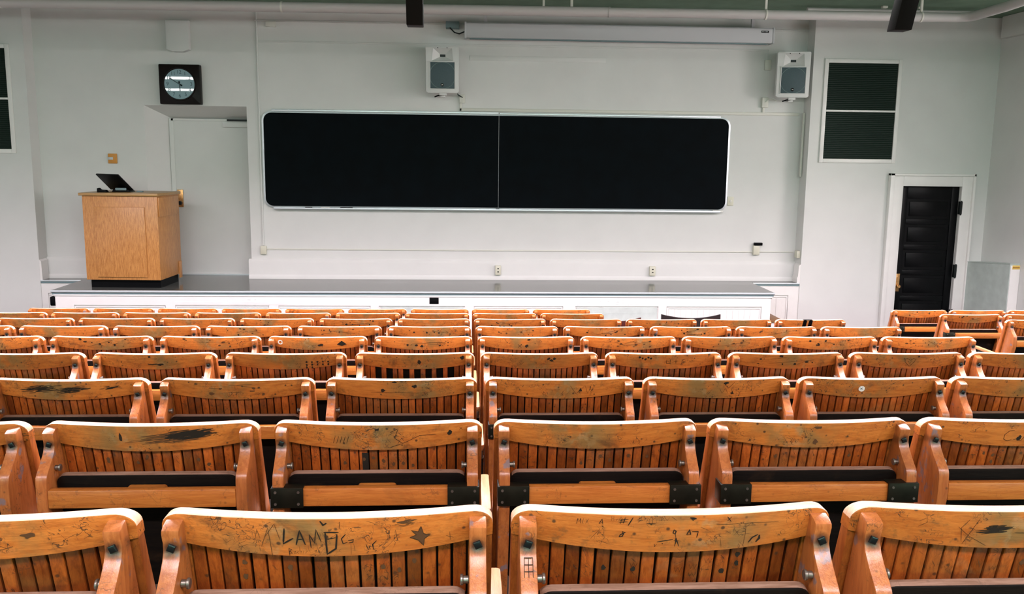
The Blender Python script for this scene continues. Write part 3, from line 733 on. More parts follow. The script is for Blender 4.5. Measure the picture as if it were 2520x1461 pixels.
# walls
AX0, AX1, AZ = -4.055, -2.77, 2.98       # door recess opening
bm = nb()
bx(bm, -5.375, AX0, WALL, 12.05, 0, CEIL); bx(bm, AX1, 4.475, WALL, 12.05, 0, CEIL); bx(bm, AX0, AX1, WALL, 12.05, AZ, CEIL)
bx(bm, AX0, AX1, WALL, 12.05, 0, SZ - .02)
struct('wall_front', bm, M['wall'], smooth=0)
bm = nb()   # splayed lining of the recess
BX0, BX1, BZ, BY = -3.83, -2.80, 2.83, 12.25
def quad(bm, *p): bm.faces.new([bm.verts.new(q) for q in p])
def slab(bm, pts, d):
    a = [bm.verts.new(p) for p in pts]; b = [bm.verts.new(Vector(p) + Vector(d)) for p in pts]
    bm.faces.new(a); bm.faces.new(b[::-1])
    for i in range(len(a)):
        j = (i + 1) % len(a); bm.faces.new((a[i], b[i], b[j], a[j]))
slab(bm, [(AX0, WALL, SZ), (BX0, BY, SZ), (BX0, BY, BZ), (AX0, WALL, AZ)], (-.05, .1, 0))
slab(bm, [(AX1, WALL, SZ), (BX1, BY, SZ), (BX1, BY, BZ), (AX1, WALL, AZ)], (.05, .1, 0))
slab(bm, [(AX0, WALL, AZ), (BX0, BY, BZ), (BX1, BY, BZ), (AX1, WALL, AZ)], (0, .1, .05))
struct('trim_1', bm, M['wall'], smooth=0)
bm = nb()
bx(bm, XL, -5.375, PIL, 12.05, 0, CEIL)
struct('wall_front_left', bm, M['wall'])
bm = nb()
DX0, DX1, DZ = 5.765, 6.56, 2.065
bx(bm, 4.475, DX0, PIL, 12.05, 0, CEIL); bx(bm, DX1, XR + .1, PIL, 12.05, 0, CEIL); bx(bm, DX0, DX1, PIL, 12.05, DZ, CEIL)
struct('wall_front_right', bm, M['wall'])
bm = nb(); bx(bm, XL - .15, XL, YB, 12.05, 0, CEIL); struct('wall_left', bm, M['wall'])
bm = nb(); bx(bm, XL, XR, YB - .15, YB, 0, CEIL); struct('wall_back', bm, M['wall'])
bm = nb()
ys = [YB] + [v for w in WINDOWS for v in w] + [12.05]
for i in range(0, len(ys), 2): bx(bm, XR, XR + .2, ys[i], ys[i + 1], 0, CEIL)
for a, b in WINDOWS:
    bx(bm, XR, XR + .2, a, b, 0, 1.85); bx(bm, XR, XR + .2, a, b, 3.65, CEIL)
struct('wall_right', bm, M['wall'])
bm = nb(); bx(bm, XL, XR + .2, YB, 12.05, CEIL, CEIL + .15)
struct('ceiling', bm, M['ceil'])
for i, (a, b) in enumerate(WINDOWS):
    bm = nb()
    bx(bm, XR + .02, XR + .09, a, a + .06, 1.85, 3.65); bx(bm, XR + .02, XR + .09, b - .06, b, 1.85, 3.65)
    bx(bm, XR + .02, XR + .09, a + .06, b - .06, 1.85, 1.91); bx(bm, XR + .02, XR + .09, a + .06, b - .06, 3.59, 3.65)
    bx(bm, XR + .03, XR + .08, (a + b) / 2 - .025, (a + b) / 2 + .025, 1.91, 3.59); bx(bm, XR + .035, XR + .075, a + .06, b - .06, 2.74, 2.78)
    w = struct('window_%d' % (i + 3), bm, M['trim'])
    bm = nb(); bx(bm, XR + .05, XR + .058, a + .05, b - .05, 1.90, 3.60)
    build('window_pane', bm, M['pane'], w)
# plinth (high skirting) along the recessed wall
def plinth(name, x0, x1, z1, wl=0., wr=0.):
    bm = nb()
    prism(bm, [(WALL + .001, z1), (WALL - .012, z1), (WALL - .03, z1 - .02), (WALL - .038, z1 - .05), (WALL - .038, SZ + .055), (WALL - .048, SZ + .04), (WALL - .052, SZ + .02), (WALL - .052, SZ), (WALL + .001, SZ)], 'x', x0, x1)
    return struct(name, bm, M['wall'])
plinth('baseboard_front', AX1 - .03, 4.475, 1.03)
plinth('baseboard_front_left', -5.375, AX0, 1.04)
bm = nb()   # return of the plinth on the right pier
prism(bm, [(4.477, 1.02), (4.452, 1.0), (4.446, .86), (4.436, .84), (4.436, SZ), (4.477, SZ)], 'y', PIL + .002, WALL - .055)
struct('baseboard_right', bm, M['trim'])
bm = nb()
prism(bm, [(-5.377, 1.03), (-5.352, 1.01), (-5.346, SZ), (-5.377, SZ)], 'y', PIL + .002, WALL - .055)
struct('baseboard_left', bm, M['trim'])

# stage: the whole deck, its nosing and the panelled fronts
SX0, SX1, SY = -4.83, 3.80, 10.80
st = empty('stage', (0, SY, 0))
tag(st, 'long white panelled stage with grey deck below the blackboard', 'stage')
def sb(name, f, m, parent=st, **k):
    bm = nb(); f(bm)
    bmesh.ops.translate(bm, vec=(0, -SY, 0), verts=bm.verts)
    return build(name, bm, m, parent, **k)
def deck(bm):
    prism(bm, [(SX0 - .03, SY - .03), (SX1 + .03, SY - .03), (SX1 + .03, 11.655 - .03), (4.475, 11.655 - .03), (4.475, WALL), (-5.375, WALL), (-5.375, 11.655 - .03), (SX0 - .03, 11.655 - .03)], 'z', SZ - .035, SZ)
    bx(bm, AX0 - .02, AX1 + .02, WALL, 12.3, SZ - .035, SZ)
sb('deck', deck, M['stage'], smooth=0)
def nose(bm):
    prism(bm, rrect(SY - .045, SY - .012, SZ - .024, SZ, .008, 3), 'x', SX0 - .04, SX1 + .04)
    prism(bm, [(SY - .036, SZ - .024), (SY - .03, SZ - .030), (SY - .02, SZ - .030), (SY - .02, SZ - .024)], 'x', SX0 - .04, SX1 + .04)
sb('front_nosing', nose, M['nosing'])
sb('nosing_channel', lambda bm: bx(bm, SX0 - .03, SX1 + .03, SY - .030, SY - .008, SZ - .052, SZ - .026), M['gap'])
def fascia(bm):
    # front: frieze, stiles, bottom rail
    prism(bm, [(SY - .032, SZ - .050), (SY - .032, SZ - .066), (SY - .02, SZ - .076), (SY - .012, SZ - .082), (SY - .012, SZ - .050)], 'x', SX0 - .012, SX1 + .012)
    bx(bm, SX0, SX1, SY, SY + .02, 0, SZ - .035)
    bx(bm, SX0, SX1, SY - .02, SY, .59, SZ - .035)
    bx(bm, SX0, SX1, SY - .02, SY, 0, .12)
    for a, b in [(SX0, -4.62), (-3.55, -3.44), (-2.33, -2.22), (-1.12, -1.02), (.02, .13), (1.22, 1.37), (2.40, 2.50), (3.69, SX1)]:
        bx(bm, a, b, SY - .02, SY, .12, .59)
    # panel mouldings
    for a, b in [(-4.62, -3.55), (-3.44, -2.33), (-2.22, -1.12), (.13, 1.22), (2.50, 3.69)]:
        bx(bm, a + .008, b - .008, SY - .012, SY + .002, .562, .576); bx(bm, a + .008, a + .02, SY - .012, SY + .002, .13, .562); bx(bm, b - .02, b - .008, SY - .012, SY + .002, .13, .562)
        x = a + .03
        while x + .07 < b - .02:
            bx(bm, x, x + .066, SY - .006, SY + .002, .13, .552, .002, seg=1); x += .073
sb('front_panelling', fascia, M['trim'])
def ends(bm):
    bx(bm, SX0, SX0 + .02, SY + .02, 11.655, 0, SZ - .035); bx(bm, SX1 - .02, SX1, SY + .02, 11.655, 0, SZ - .035)
    for x0, x1 in ((-5.375, SX0), (SX1, 4.475)):
        bx(bm, x0, x1, 11.655, 11.675, 0, SZ - .035)
        bx(bm, x0, x1, 11.635, 11.655, .60, SZ - .037)
        bx(bm, x0, x0 + .08, 11.635, 11.655, 0, .60); bx(bm, x1 - .14, x1, 11.635, 11.655, 0, .60)
        bx(bm, x0 + .085, x1 - .145, 11.642, 11.656, .572, .590); bx(bm, x1 - .16, x1 - .145, 11.642, 11.656, 0, .572)
        x = x0 + .1
        while x + .09 < x1 - .16:
            bx(bm, x, x + .086, 11.648, 11.656, 0, .56, .002, seg=1); x += .093
def ends_of(k):
    def f(bm):
        ends(bm)
        for v in [v for v in bm.verts if (v.co.x > 0) != k]: bm.verts.remove(v)
    return f
sb('side_panelling', ends_of(False), M['trim']); sb('side_panelling', ends_of(True), M['trim'])
def nose2(bm):
    for x0, x1 in ((-5.372, SX0 - .04), (SX1 + .04, 4.472)):
        bx(bm, x0, x1, 11.612, 11.632, SZ - .018, SZ, .004)
sb('ledge_nosing', nose2, M['nosing'])
def nose3(bm):
    for x0, x1 in ((-5.372, SX0 - .04), (SX1 + .04, 4.472)):
        bx(bm, x0, x1, 11.622, 11.632, SZ - .040, SZ - .018)
    for x0, x1 in ((SX0 - .032, SX0 - .028), (SX1 + .028, SX1 + .032)):
        bx(bm, x0, x1, SY - .01, 11.62, SZ - .036, SZ - .001)
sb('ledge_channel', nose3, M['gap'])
sb('grey_panel', lambda bm: (bx(bm, 1.385, 2.385, SY - .012, SY + .001, .13, .572), [bx(bm, 1.40, 2.37, SY - .0135, SY - .011, .50 - .09 * k, .504 - .09 * k) for k in range(5)]), M['greypanel'])
sb('grey_panel', lambda bm: bx(bm, -1.0, .0, SY - .010, SY + .001, .13, .578), M['greypanel'])
sb('floor_socket', lambda bm: bx(bm, -.409, -.298, SY - .026, SY - .019, .615, .692, .002), M['black'])
sb('cover_plate', lambda bm: bx(bm, -.62, -.52, SY - .0215, SY - .019, .61, .66), M['trim'])
sb('cover_strip', lambda bm: bx(bm, -3.44, -2.05, SY - .024, SY - .019, .600, .634), M['trim'])
def chips(bm):
    r = random.Random(3)
    for _ in range(26):
        x = r.choice([r.uniform(-2.95, -2.2), r.uniform(1.35, 2.45)]); z = r.uniform(.585, .66)
        bx(bm, x, x + r.uniform(.008, .04), SY - .0208, SY - .0195, z, z + .004)
sb('paint_chips', chips, M['greypanel'])
t = one('junction_box', lambda bm: bx(bm, -4.905, SX0 - .002, SY + .0, SY + .09, .575, .685, .012), M['black'])
tag(t, 'black box fixed to the left end of the stage', 'box')

# steps at the right end of the stage
t = empty('steps', (SX1 + .003, 11.1, 0)); tag(t, 'white steps with a wooden tread at the right end of the stage', 'steps')
def stp(bm):
    bx(bm, 0, .24, -.1, .50, .35, .385, .003); bx(bm, 0, .50, -.1, .50, .12, .155, .003)
bm = nb(); stp(bm); build('tread', bm, M['steptread'], t)
bm = nb(); bx(bm, .005, .22, -.09, .49, 0, .12); bx(bm, .22, .48, -.09, .49, 0, .12); bx(bm, .005, .21, -.08, .48, .155, .35); build('riser', bm, M['trim'], t)
bm = nb(); prism(bm, [(0, .50), (0, .46), (.56, 0), (.60, 0), (.60, .03)], 'y', .505, .525); build('stringer', bm, M['trim'], t)

# blackboard
t = empty('blackboard', (.46, WALL, 1.70)); tag(t, 'long dark blackboard with rounded metal frame on the front wall', 'blackboard')
def bb(name, f, m, parent=t, **k):
    bm = nb(); f(bm); bmesh.ops.translate(bm, vec=(-.46, -WALL, -1.70), verts=bm.verts); return build(name, bm, m, parent, **k)
BZ0, BZ1, BXa, BXb = 1.700, 2.930, -2.58, 3.50
def half_outline(x0, x1, left):
    r = .10; z0, z1 = BZ0 + .02, BZ1 - .02; P = []
    for cx, cz, a0, out in ((x1 - r, z1 - r, 0, not left), (x0 + r, z1 - r, 90, left), (x0 + r, z0 + r, 180, left), (x1 - r, z0 + r, 270, not left)):
        if out: P += [(cx + r * math.cos(math.radians(a0 + 90 * i / 8)), cz + r * math.sin(math.radians(a0 + 90 * i / 8))) for i in range(9)]
        else: P.append((x1 if a0 in (0, 270) else x0, z1 if a0 < 180 else z0))
    return P
bb('slate', lambda bm: prism(bm, half_outline(BXa + .02, .4535, True), 'y', WALL - .020, WALL), M['board'])
bb('slate', lambda bm: prism(bm, half_outline(.4565, BXb - .02, False), 'y', WALL - .020, WALL), M['board'])
bb('centre_joint', lambda bm: bx(bm, .4535, .4565, WALL - .0208, WALL, BZ0 + .02, BZ1 - .02), M['screen'])
def frame(bm):
    o = rrect(BXa, BXb, BZ0, BZ1, .12, 8); i = rrect(BXa + .022, BXb - .022, BZ0 + .022, BZ1 - .022, .10, 8)
    n = len(o); R = []
    for P, y in ((o, WALL), (o, WALL - .026), (i, WALL - .030), (i, WALL - .015)):
        R.append([bm.verts.new((x, y, z)) for x, z in P])
    for k in range(3):
        for j in range(n): bm.faces.new((R[k][j], R[k][(j + 1) % n], R[k + 1][(j + 1) % n], R[k + 1][j]))
bb('frame', frame, M['alu'])
def railt(bm):
    bx(bm, -2.45, .448, WALL - .045, WALL - .027, BZ1 - .004, BZ1 + .022, .003); bx(bm, .462, 3.36, WALL - .045, WALL - .027, BZ1 - .012, BZ1 + .014, .003)
bb('map_rail', railt, M['alu'])
bb('chalk_tray', lambda bm: (bx(bm, -2.45, 3.40, WALL - .085, WALL - .02, BZ0 - .018, BZ0 - .004, .003), bx(bm, -2.45, 3.40, WALL - .088, WALL - .080, BZ0 - .018, BZ0 + .006, .002)), M['alu'])
for i, (x, l, c) in enumerate(((-1.85, .12, 'white'), (-2.05, .09, 'black'), (-1.6, .16, 'black'), (.42, .05, 'black'), (3.30, .14, 'white'))):
    o = one('eraser' if l > .1 else 'chalk', lambda bm: bx(bm, x, x + l, WALL - .075, WALL - .040, BZ0 - .004, BZ0 + .012, .004), M[c])
    o.location.z = .0005
    tag(o, ('white-topped' if c == 'white' else 'black') + (' eraser' if l > .1 else ' chalk stub') + ' on the chalk tray ' + ('near its left end', 'closest to its left end', 'third from its left end', 'at the centre joint', 'at its right end')[i], 'eraser' if l > .1 else 'chalk', 'items on the chalk tray')

# lectern
t = empty('lectern', (-4.08, 10.94, SZ), math.radians(-3)); tag(t, 'light oak lectern cabinet on the left of the stage', 'lectern')
def lb(name, f, m, parent=t, **k): return one(name, f, m, parent, **k)
lb('base', lambda bm: bx(bm, -.42, .42, .06, .64, 0, .10), M['black'])
lb('body', lambda bm: bx(bm, -.445, .445, .0, .70, .10, 1.105, .004), M['oak'])
lb('front_panel', lambda bm: bx(bm, -.305, .295, -.018, .001, .135, .975, .004), M['oak'])
lb('top', lambda bm: bx(bm, -.475, .465, -.03, .73, 1.106, 1.140, .006), M['oaktop'])
lb('side_drawer', lambda bm: bx(bm, .4451, .460, .02, .66, .86, 1.09, .003), M['oak'])
lb('side_flap', lambda bm: bx(bm, .4451, .455, .60, .69, .05, .26, .002), M['oak'])
# monitor standing on the lectern
t = empty('monitor', (-4.155, 11.26, SZ + 1.1405)); tag(t, 'black tilted monitor on top of the lectern', 'monitor')
e1 = Vector((.365, -.27, 0)); e2 = Vector((-.12, -.14, .19)); nrm = e1.cross(e2).normalized() * .02
bm = nb(); o0 = Vector((-.205, .20, .03))
pts = [o0, o0 + e1, o0 + e1 + e2, o0 + e2]
slab(bm, [tuple(p) for p in pts], nrm); bmesh.ops.recalc_face_normals(bm, faces=bm.faces[:])
bmesh.ops.bevel(bm, geom=bm.edges[:], offset=.006, segments=2, affect='EDGES', profile=.5)
build('screen', bm, M['black'], t)
bm = nb(); prism(bm, [(-.11, 0), (.12, 0), (.09, .03), (-.09, .035)], 'y', -.06, .10, .004); build('stand', bm, M['black'], t)
bm = nb(); bx(bm, -.06, .07, -.075, -.055, .02, .05, .006); build('hinge', bm, M['gap'], t)
o = one('pen_tray', lambda bm: (prism(bm, [(-4.40, 0), (-4.28, 0), (-4.30, .025), (-4.36, .03), (-4.385, .05), (-4.40, .045)], 'y', 11.10, 11.17, .004)), M['black']); o.location.z = SZ + 1.1405
tag(o, 'small black device left of the monitor on the lectern', 'device')
o = one('remote_control', lambda bm: bx(bm, -3.97, -3.90, 11.2, 11.25, 0, .014, .004), M['gap']); o.location.z = SZ + 1.1405
tag(o, 'small grey remote right of the monitor on the lectern', 'remote')

# wall fittings
def plate_box(name, x, z, w, h, y, d, m, label, cat, extra=None):
    o = one(name, lambda bm: bx(bm, x - w / 2, x + w / 2, y - d, y, z - h / 2, z + h / 2, min(.006, d / 3)), m)
    tag(o, label, cat)
    if extra: extra(o)
    return o
def holes(x, z, y):
    def f(o):
        bm = nb()
        for dz in (-.02, .022):
            cyl(bm, (x + .004, y, z + dz), 'y', .008, .004, 12)
            bx(bm, x - .012, x - .006, y - .001, y + .002, z + dz - .006, z + dz + .006)
        build('socket_hole', bm, M['black'], o)
    return f
P1 = WALL - .038
plate_box('wall_socket', .458, .90, .075, .125, P1, .045, M['plateplastic'], 'cream socket box on the plinth below the middle of the blackboard', 'socket', holes(.458, .90, P1 - .045))
plate_box('wall_socket', 2.524, .90, .080, .125, P1, .045, M['plateplastic'], 'cream socket box on the plinth below the right half of the blackboard', 'socket', holes(2.524, .90, P1 - .045))
# added window frames and glowing panes behind the camera, for the teal fill
for i, (a, b) in enumerate(BACK_FILLS):
    bm = nb()
    for p in ((a, a + .06, 2.3, 3.6), (b - .06, b, 2.3, 3.6), (a + .06, b - .06, 2.3, 2.36), (a + .06, b - .06, 3.54, 3.6)): bx(bm, p[0], p[1], YB + .0005, YB + .035, p[2], p[3])
    w = struct('window_%d' % (i + 7), bm, M['trim'])
    bm = nb(); bx(bm, a + .06, b - .06, YB + .001, YB + .02, 2.36, 3.54); build('window_pane', bm, M['pane_fill'], w)
plate_box('wall_switch', 3.555, 1.835, .08, .12, WALL, .012, M['plateplastic'], 'cream switch plate just right of the blackboard', 'switch', lambda o: build('switch_key', (lambda bm: (bx(bm, 3.547, 3.563, WALL - .02, WALL - .011, 1.82, 1.85, .002), bm)[1])(nb()), M['trim'], o))
o = plate_box('wall_socket', 3.93, 1.185, .085, .125, WALL, .05, M['plateplastic'], 'cream socket box on the low conduit with a black adaptor on top', 'socket')
o2 = one('power_adaptor', lambda bm: bx(bm, 3.895, 4.005, WALL - .06, WALL - .012, 1.2485, 1.285, .005), M['black'])
tag(o2, 'small black adaptor resting on the socket box at lower right wall', 'adaptor')
plate_box('junction_box', 4.452, 1.145, .045, .095, 11.76, .10, M['plateplastic'], 'small cream box on the right pier where the low conduit ends', 'box')
plate_box('junction_box', -2.607, 1.145, .075, .11, WALL, .045, M['plateplastic'], 'cream box at the left end of the low conduit', 'box')
o = plate_box('wall_switch', -4.475, 2.305, .112, .125, WALL, .018, M['ochre'], 'small ochre switch plate on the wall above the lectern', 'switch')
bm = nb(); bx(bm, -4.53, -4.466, WALL - .026, WALL - .017, 2.29, 2.325, .003); build('switch_key', bm, M['screen'], o)
# conduits
def conduit(name, pts, w, d, label, y=WALL, m='conduit'):
    bm = nb()
    for (x0, z0), (x1, z1) in zip(pts, pts[1:]):
        bx(bm, min(x0, x1) - w / 2, max(x0, x1) + w / 2, y - d, y - .0003, min(z0, z1) - w / 2, max(z0, z1) + w / 2, min(w, d) * .3)
    return tag(build(name, bm, M[m]), label, 'conduit')
conduit('wall_conduit', [(-2.61, CEIL - .02), (-2.61, 1.215)], .022, .018, 'thin vertical painted conduit left of the blackboard', m='wall')
conduit('wall_conduit', [(-2.585, 1.155), (3.885, 1.160)], .014, .014, 'thin horizontal conduit low on the wall under the blackboard')
conduit('wall_conduit', [(3.98, 1.160), (4.44, 1.160)], .014, .014, 'short low conduit between the adaptor box and the right pier')
conduit('wall_conduit', [(-2.595, 3.785), (3.955, 3.795), (3.955, 3.665)], .012, .012, 'thin conduit running high above the speakers to a small box', m='wall')
conduit('wall_conduit', [(-.04, 3.06), (-.04, 2.975), (4.40, 2.985)], .030, .022, 'painted raceway along the top right of the blackboard')
conduit('wall_conduit', [(3.93, 3.00), (3.93, 3.075)], .03, .022, 'short raceway under the right speaker box')
o = conduit('wall_conduit', [(4.452, 2.985), (4.452, 2.18)], .026, .03, 'vertical raceway ending halfway down beside the right pier', y=11.80)
o = plate_box('junction_box', 3.955, 3.605, .085, .13, WALL, .035, M['conduit'], 'greenish box high on the wall left of the right speaker', 'box')
plate_box('junction_box', -.02, 3.115, .075, .11, WALL, .05, M['conduit'], 'small painted box under the left speaker', 'box')
plate_box('junction_box', 3.94, 3.125, .085, .13, WALL, .05, M['conduit'], 'small painted box lower left of the right speaker', 'box')
plate_box('junction_box', -2.43, 4.00, .13, .07, WALL, .04, M['conduit'], 'painted ceiling box at the top of the left conduit', 'box')
bm = nb()
bx(bm, .07, 1.83, WALL - .008, WALL, 3.600, 3.66, .003)
struct('trim_2', bm, M['wall'])
bm = nb(); bx(bm, -2.63, 4.47, WALL - .022, WALL, 4.034, 4.052, .003)
struct('trim_3', bm, M['wall'])

# speakers
def speaker(x, y, z, rz, tilt, label):
    t = empty('wall_speaker', (x, y, z), rz)
    t.rotation_euler = (tilt, 0, rz)
    tag(t, label, 'speaker', 'white wall speakers')
    W, H, D = .205, .57, .28
    bm = nb()
    prism(bm, [(-W, .02), (-W + .03, 0), (W - .02, 0), (W, .02), (W, .392), (-W, .392)], 'y', 0, .09, .005)
    prism(bm, [(-W, .545), (W, .545), (W, H - .012), (W - .012, H), (-W + .012, H), (-W, H - .012)], 'y', 0, .09, .004)
    prism(bm, [(-W, .390), (-.128, .390), (-.113, .547), (-W, .547)], 'y', .0005, .09); prism(bm, [(.133, .390), (W, .390), (W, .547), (.118, .547)], 'y', .0005, .09)
    prism(bm, [(-W + .002, .03), (W - .002, .03), (W - .002, H - .01), (-W + .002, H - .01)], 'y', .088, .12)
    bmesh.ops.create_cube(bm, size=1.)
    vs = [v for v in bm.verts if abs(abs(v.co.x) - .5) < 1e-5 and abs(abs(v.co.z) - .5) < 1e-5]
    for v in vs:
        back = v.co.y > 0
        v.co = Vector((math.copysign(.11 if back else W - .002, v.co.x), .27 if back else .119, (.08 if v.co.z < 0 else H - .06) if back else (.03 if v.co.z < 0 else H - .01)))
    build('cabinet', bm, M['speaker'], t)
    bm = nb(); bx(bm, -.148, .172 - .02, -.006, .002, .055, .375, .003); build('grille', bm, M['grille'], t)
    gcx = .002
    bm = nb()   # surround
    for a, b, c, d in ((-.16, .164, .375, .386), (-.16, .164, .044, .055), (-.16, -.148, .055, .375), (.152, .164, .055, .375)): bx(bm, a, b, -.010, .002, c, d, .003)
    build('grille_frame', bm, M['speaker'], t)
    bm = nb()
    R = []
    n = 48
    for rr, yy in ((.166, -.007), (.160, -.0085), (.157, -.007)):
        R.append([bm.verts.new((gcx + max(-.149, min(.149, rr * math.cos(2 * math.pi * j / n))), yy, .215 + max(-.159, min(.159, rr * math.sin(2 * math.pi * j / n))))) for j in range(n)])
    for k in range(2):
        for j in range(n): bm.faces.new((R[k][j], R[k][(j + 1) % n], R[k + 1][(j + 1) % n], R[k + 1][j]))
    build('grille_ring', bm, M['grille_ring'], t)
    bm = nb()   # horn: four sloped faces going in to a throat, drawn as a raised funnel rim
    o = [(-.13, .392), (.135, .392), (.12, .545), (-.115, .545)]; i = [(-.030, .445), (.034, .445), (.030, .47), (-.026, .47)]
    O = [bm.verts.new((a, -.0015, b)) for a, b in o]; I = [bm.verts.new((a, .07, b)) for a, b in i]
    for j in range(4): bm.faces.new((O[j], O[(j + 1) % 4], I[(j + 1) % 4], I[j]))
    h = build('horn', bm, M['speaker'], t)
    bm = nb(); bx(bm, -.032, .036, .066, .072, .443, .472); build('horn_throat', bm, M['horn'], h)
    bm = nb()
    for a in (-.055, .06): cyl(bm, (a, -.002, .548), 'y', .006, .006, 10)
    build('screw', bm, M['black'], t)
    bm = nb(); cyl(bm, (.0, -.008, .10), 'y', .020, .004, 20)
    lg = build('badge', bm, M['black'], t)
    bm = nb()
    for p in ([(-.010, .108), (-.006, .093)], [(-.006, .093), (.001, .106)], [(.001, .106), (.001, .096)], [(.001, .106), (.010, .104)], [(.010, .104), (.008, .092)]):
        (a, b), (c, d) = p; l = math.hypot(c - a, d - b); nx, nz = -(d - b) / l * .0015, (c - a) / l * .0015
        f = [(a + nx, b + nz), (c + nx, d + nz), (c - nx, d - nz), (a - nx, b - nz)]
        bm.faces.new([bm.verts.new((q[0], -.0104, q[1])) for q in f])
    build('badge_mark', bm, M['white'], lg, smooth=0)
    bm = nb(); bx(bm, -.04, .05, .02, .10, -.028, 0, .004); bx(bm, -.03, .03, .08, .14, -.05, -.02, .004); bx(bm, -.02, .02, .13, .33, -.045, -.025, .003); build('bracket', bm, M['speaker'], t)
    bm = nb(); tube(bm, [(.02, .06, -.012), (-.01, .04, -.022), (-.06, .05, -.03), (-.10, .09, -.045)], .008, 8); build('cable_plug', bm, M['black'], t)
    return t
# carve the horn opening: the cabinet front is stepped back behind the horn by building it hollow there
speaker(-.27, 11.54, 3.165, math.radians(-2), math.radians(2), 'white wall speaker left, above the middle of the blackboard')
speaker(4.19, 11.54, 3.175, math.radians(-10), math.radians(2), 'white wall speaker right, beside the pier')
for x0, lab in ((-.12, 'thin black cable from the left speaker to its box'), (3.98, 'thin cable from the right speaker to its box')):
    bm = nb(); tube(bm, [(x0 + .06, 11.68, 3.14), (x0 + .04, 11.74, 3.17), (x0 + .05 if x0 < 0 else x0 - .01, 11.79, 3.16), (-.015 if x0 < 0 else 3.94, 11.803, 3.13)], .005, 8)
    tag(build('speaker_cable', bm, M['conduit' if x0 > 0 else 'iron']), lab, 'cable')

# projection screen case
t = empty('projector_screen', (1.97, 11.66, 3.85)); tag(t, 'long white roll-up screen case hanging under the ceiling', 'projector screen')
bm = nb(); prism(bm, [(-.085, .02), (-.075, 0), (.08, 0), (.09, .02), (.09, .17), (.08, .185), (-.075, .185), (-.085, .17)], 'x', -1.94, 1.94, .002); build('case', bm, M['screen'], t)
bm = nb(); bx(bm, -1.965, -1.94, -.09, .095, -.005, .19, .004); bx(bm, 1.94, 1.965, -.09, .095, -.005, .19, .004); build('end_cap', bm, M['screen'], t)
bm = nb(); bx(bm, -1.90, 1.90, -.03, .03, -.012, .002, .003); build('bottom_bar', bm, M['gap'], t)
bm = nb(); bx(bm, 1.79, 1.885, -.0875, -.084, .125, .150); lb_ = build('maker_label', bm, M['black'], t)
bm = nb()
for k in range(5): bx(bm, 1.80 + k * .016, 1.808 + k * .016, -.0882, -.087, .133, .142)
build('label_print', bm, M['screen'], lb_)
bm = nb(); 
for x in (-1.7, 1.7): bx(bm, x - .02, x + .02, -.02, .02, .184, .3695)
build('hanger', bm, M['screen'], t)
t = empty('ceiling_bracket', (-.12, 11.75, 4.0)); tag(t, 'dark metal bracket with a hanging cable left of the screen case', 'bracket')
bm = nb(); bx(bm, -.11, .06, -.04, .109, -.02, .06, .004); build('plate', bm, M['gap'], t)
bm = nb(); tube(bm, [(-.06, -.05, -.02), (.0, -.06, -.08), (.06, -.07, -.095), (.125, -.08, -.07)], .008, 8); build('cable', bm, M['iron'], t)

# alarm panel and clock
t = one('wall_panel', lambda bm: prism(bm, [(-.14, .03), (-.06, 0), (.06, 0), (.14, .03), (.14, .38), (-.14, .38)], 'y', -.10, 0, .008), M['speaker']); t.location = (-3.57, WALL - .0005, 3.635)
tag(t, 'pale rounded box high on the wall above the clock', 'wall box')
t = empty('wall_clock', (-3.566, WALL, 2.992)); tag(t, 'square dark wooden wall clock with round pale dial above the door recess', 'clock')
CT = math.radians(5)
bm = nb(); prism(bm, rrect(-.252, .252, 0, .49, .012, 4), 'y', -.10, -.001, .006); build('case', bm, M['clock'], t)
bm = nb(); cyl(bm, (.0, -.1035, .247), 'y', .186, .006, 64); build('dial', bm, M['dial'], t)
bm = nb(); n = 64; R = []
for r_, y_ in ((.186, -.100), (.192, -.112), (.200, -.112), (.205, -.100)):
    R.append([bm.verts.new((r_ * math.cos(2 * math.pi * j / n), y_, .247 + r_ * math.sin(2 * math.pi * j / n))) for j in range(n)])
for k in range(3):
    for j in range(n): bm.faces.new((R[k][j], R[k][(j + 1) % n], R[k + 1][(j + 1) % n], R[k + 1][j]))
build('bezel', bm, M['clock'], t)
def text_mesh(s, size, depth=.0):
    cu = bpy.data.curves.new('text', 'FONT'); cu.body = s; cu.size = size; cu.align_x = 'CENTER'; cu.align_y = 'CENTER'; cu.extrude = depth
    ob = bpy.data.objects.new('text', cu); C.objects.link(ob)
    dg = bpy.context.evaluated_depsgraph_get(); me = bpy.data.meshes.new_from_object(ob.evaluated_get(dg))
    bpy.data.objects.remove(ob); bpy.data.curves.remove(cu)
    bm = nb(); bm.from_mesh(me); bpy.data.meshes.remove(me)
    bmesh.ops.rotate(bm, cent=(0, 0, 0), matrix=Matrix.Rotation(math.pi / 2, 3, 'X'), verts=bm.verts)
    return bm
for h in range(1, 13):
    a = math.pi / 2 - h * math.pi / 6
    bm = text_mesh(str(h), .062)
    bmesh.ops.translate(bm, vec=(.146 * math.cos(a), -.1075, .247 + .146 * math.sin(a)), verts=bm.verts)
    build('numeral', bm, M['numeral'], t, smooth=0)
def hand(name, ang, l, w, tail, y):
    bm = nb(); bx(bm, -w / 2, w / 2, y - .001, y, -tail, l); bx(bm, -w * .9, w * .9, y - .001, y, -tail, -tail * .3)
    bmesh.ops.rotate(bm, cent=(0, 0, 0), matrix=Matrix.Rotation(ang, 3, 'Y'), verts=bm.verts)
    bmesh.ops.translate(bm, vec=(0, 0, .247), verts=bm.verts); build(name, bm, M['numeral'], t)
hand('hour_hand', math.radians(176), .085, .012, .035, -.108)
hand('minute_hand', math.radians(-58), .135, .011, .04, -.110)


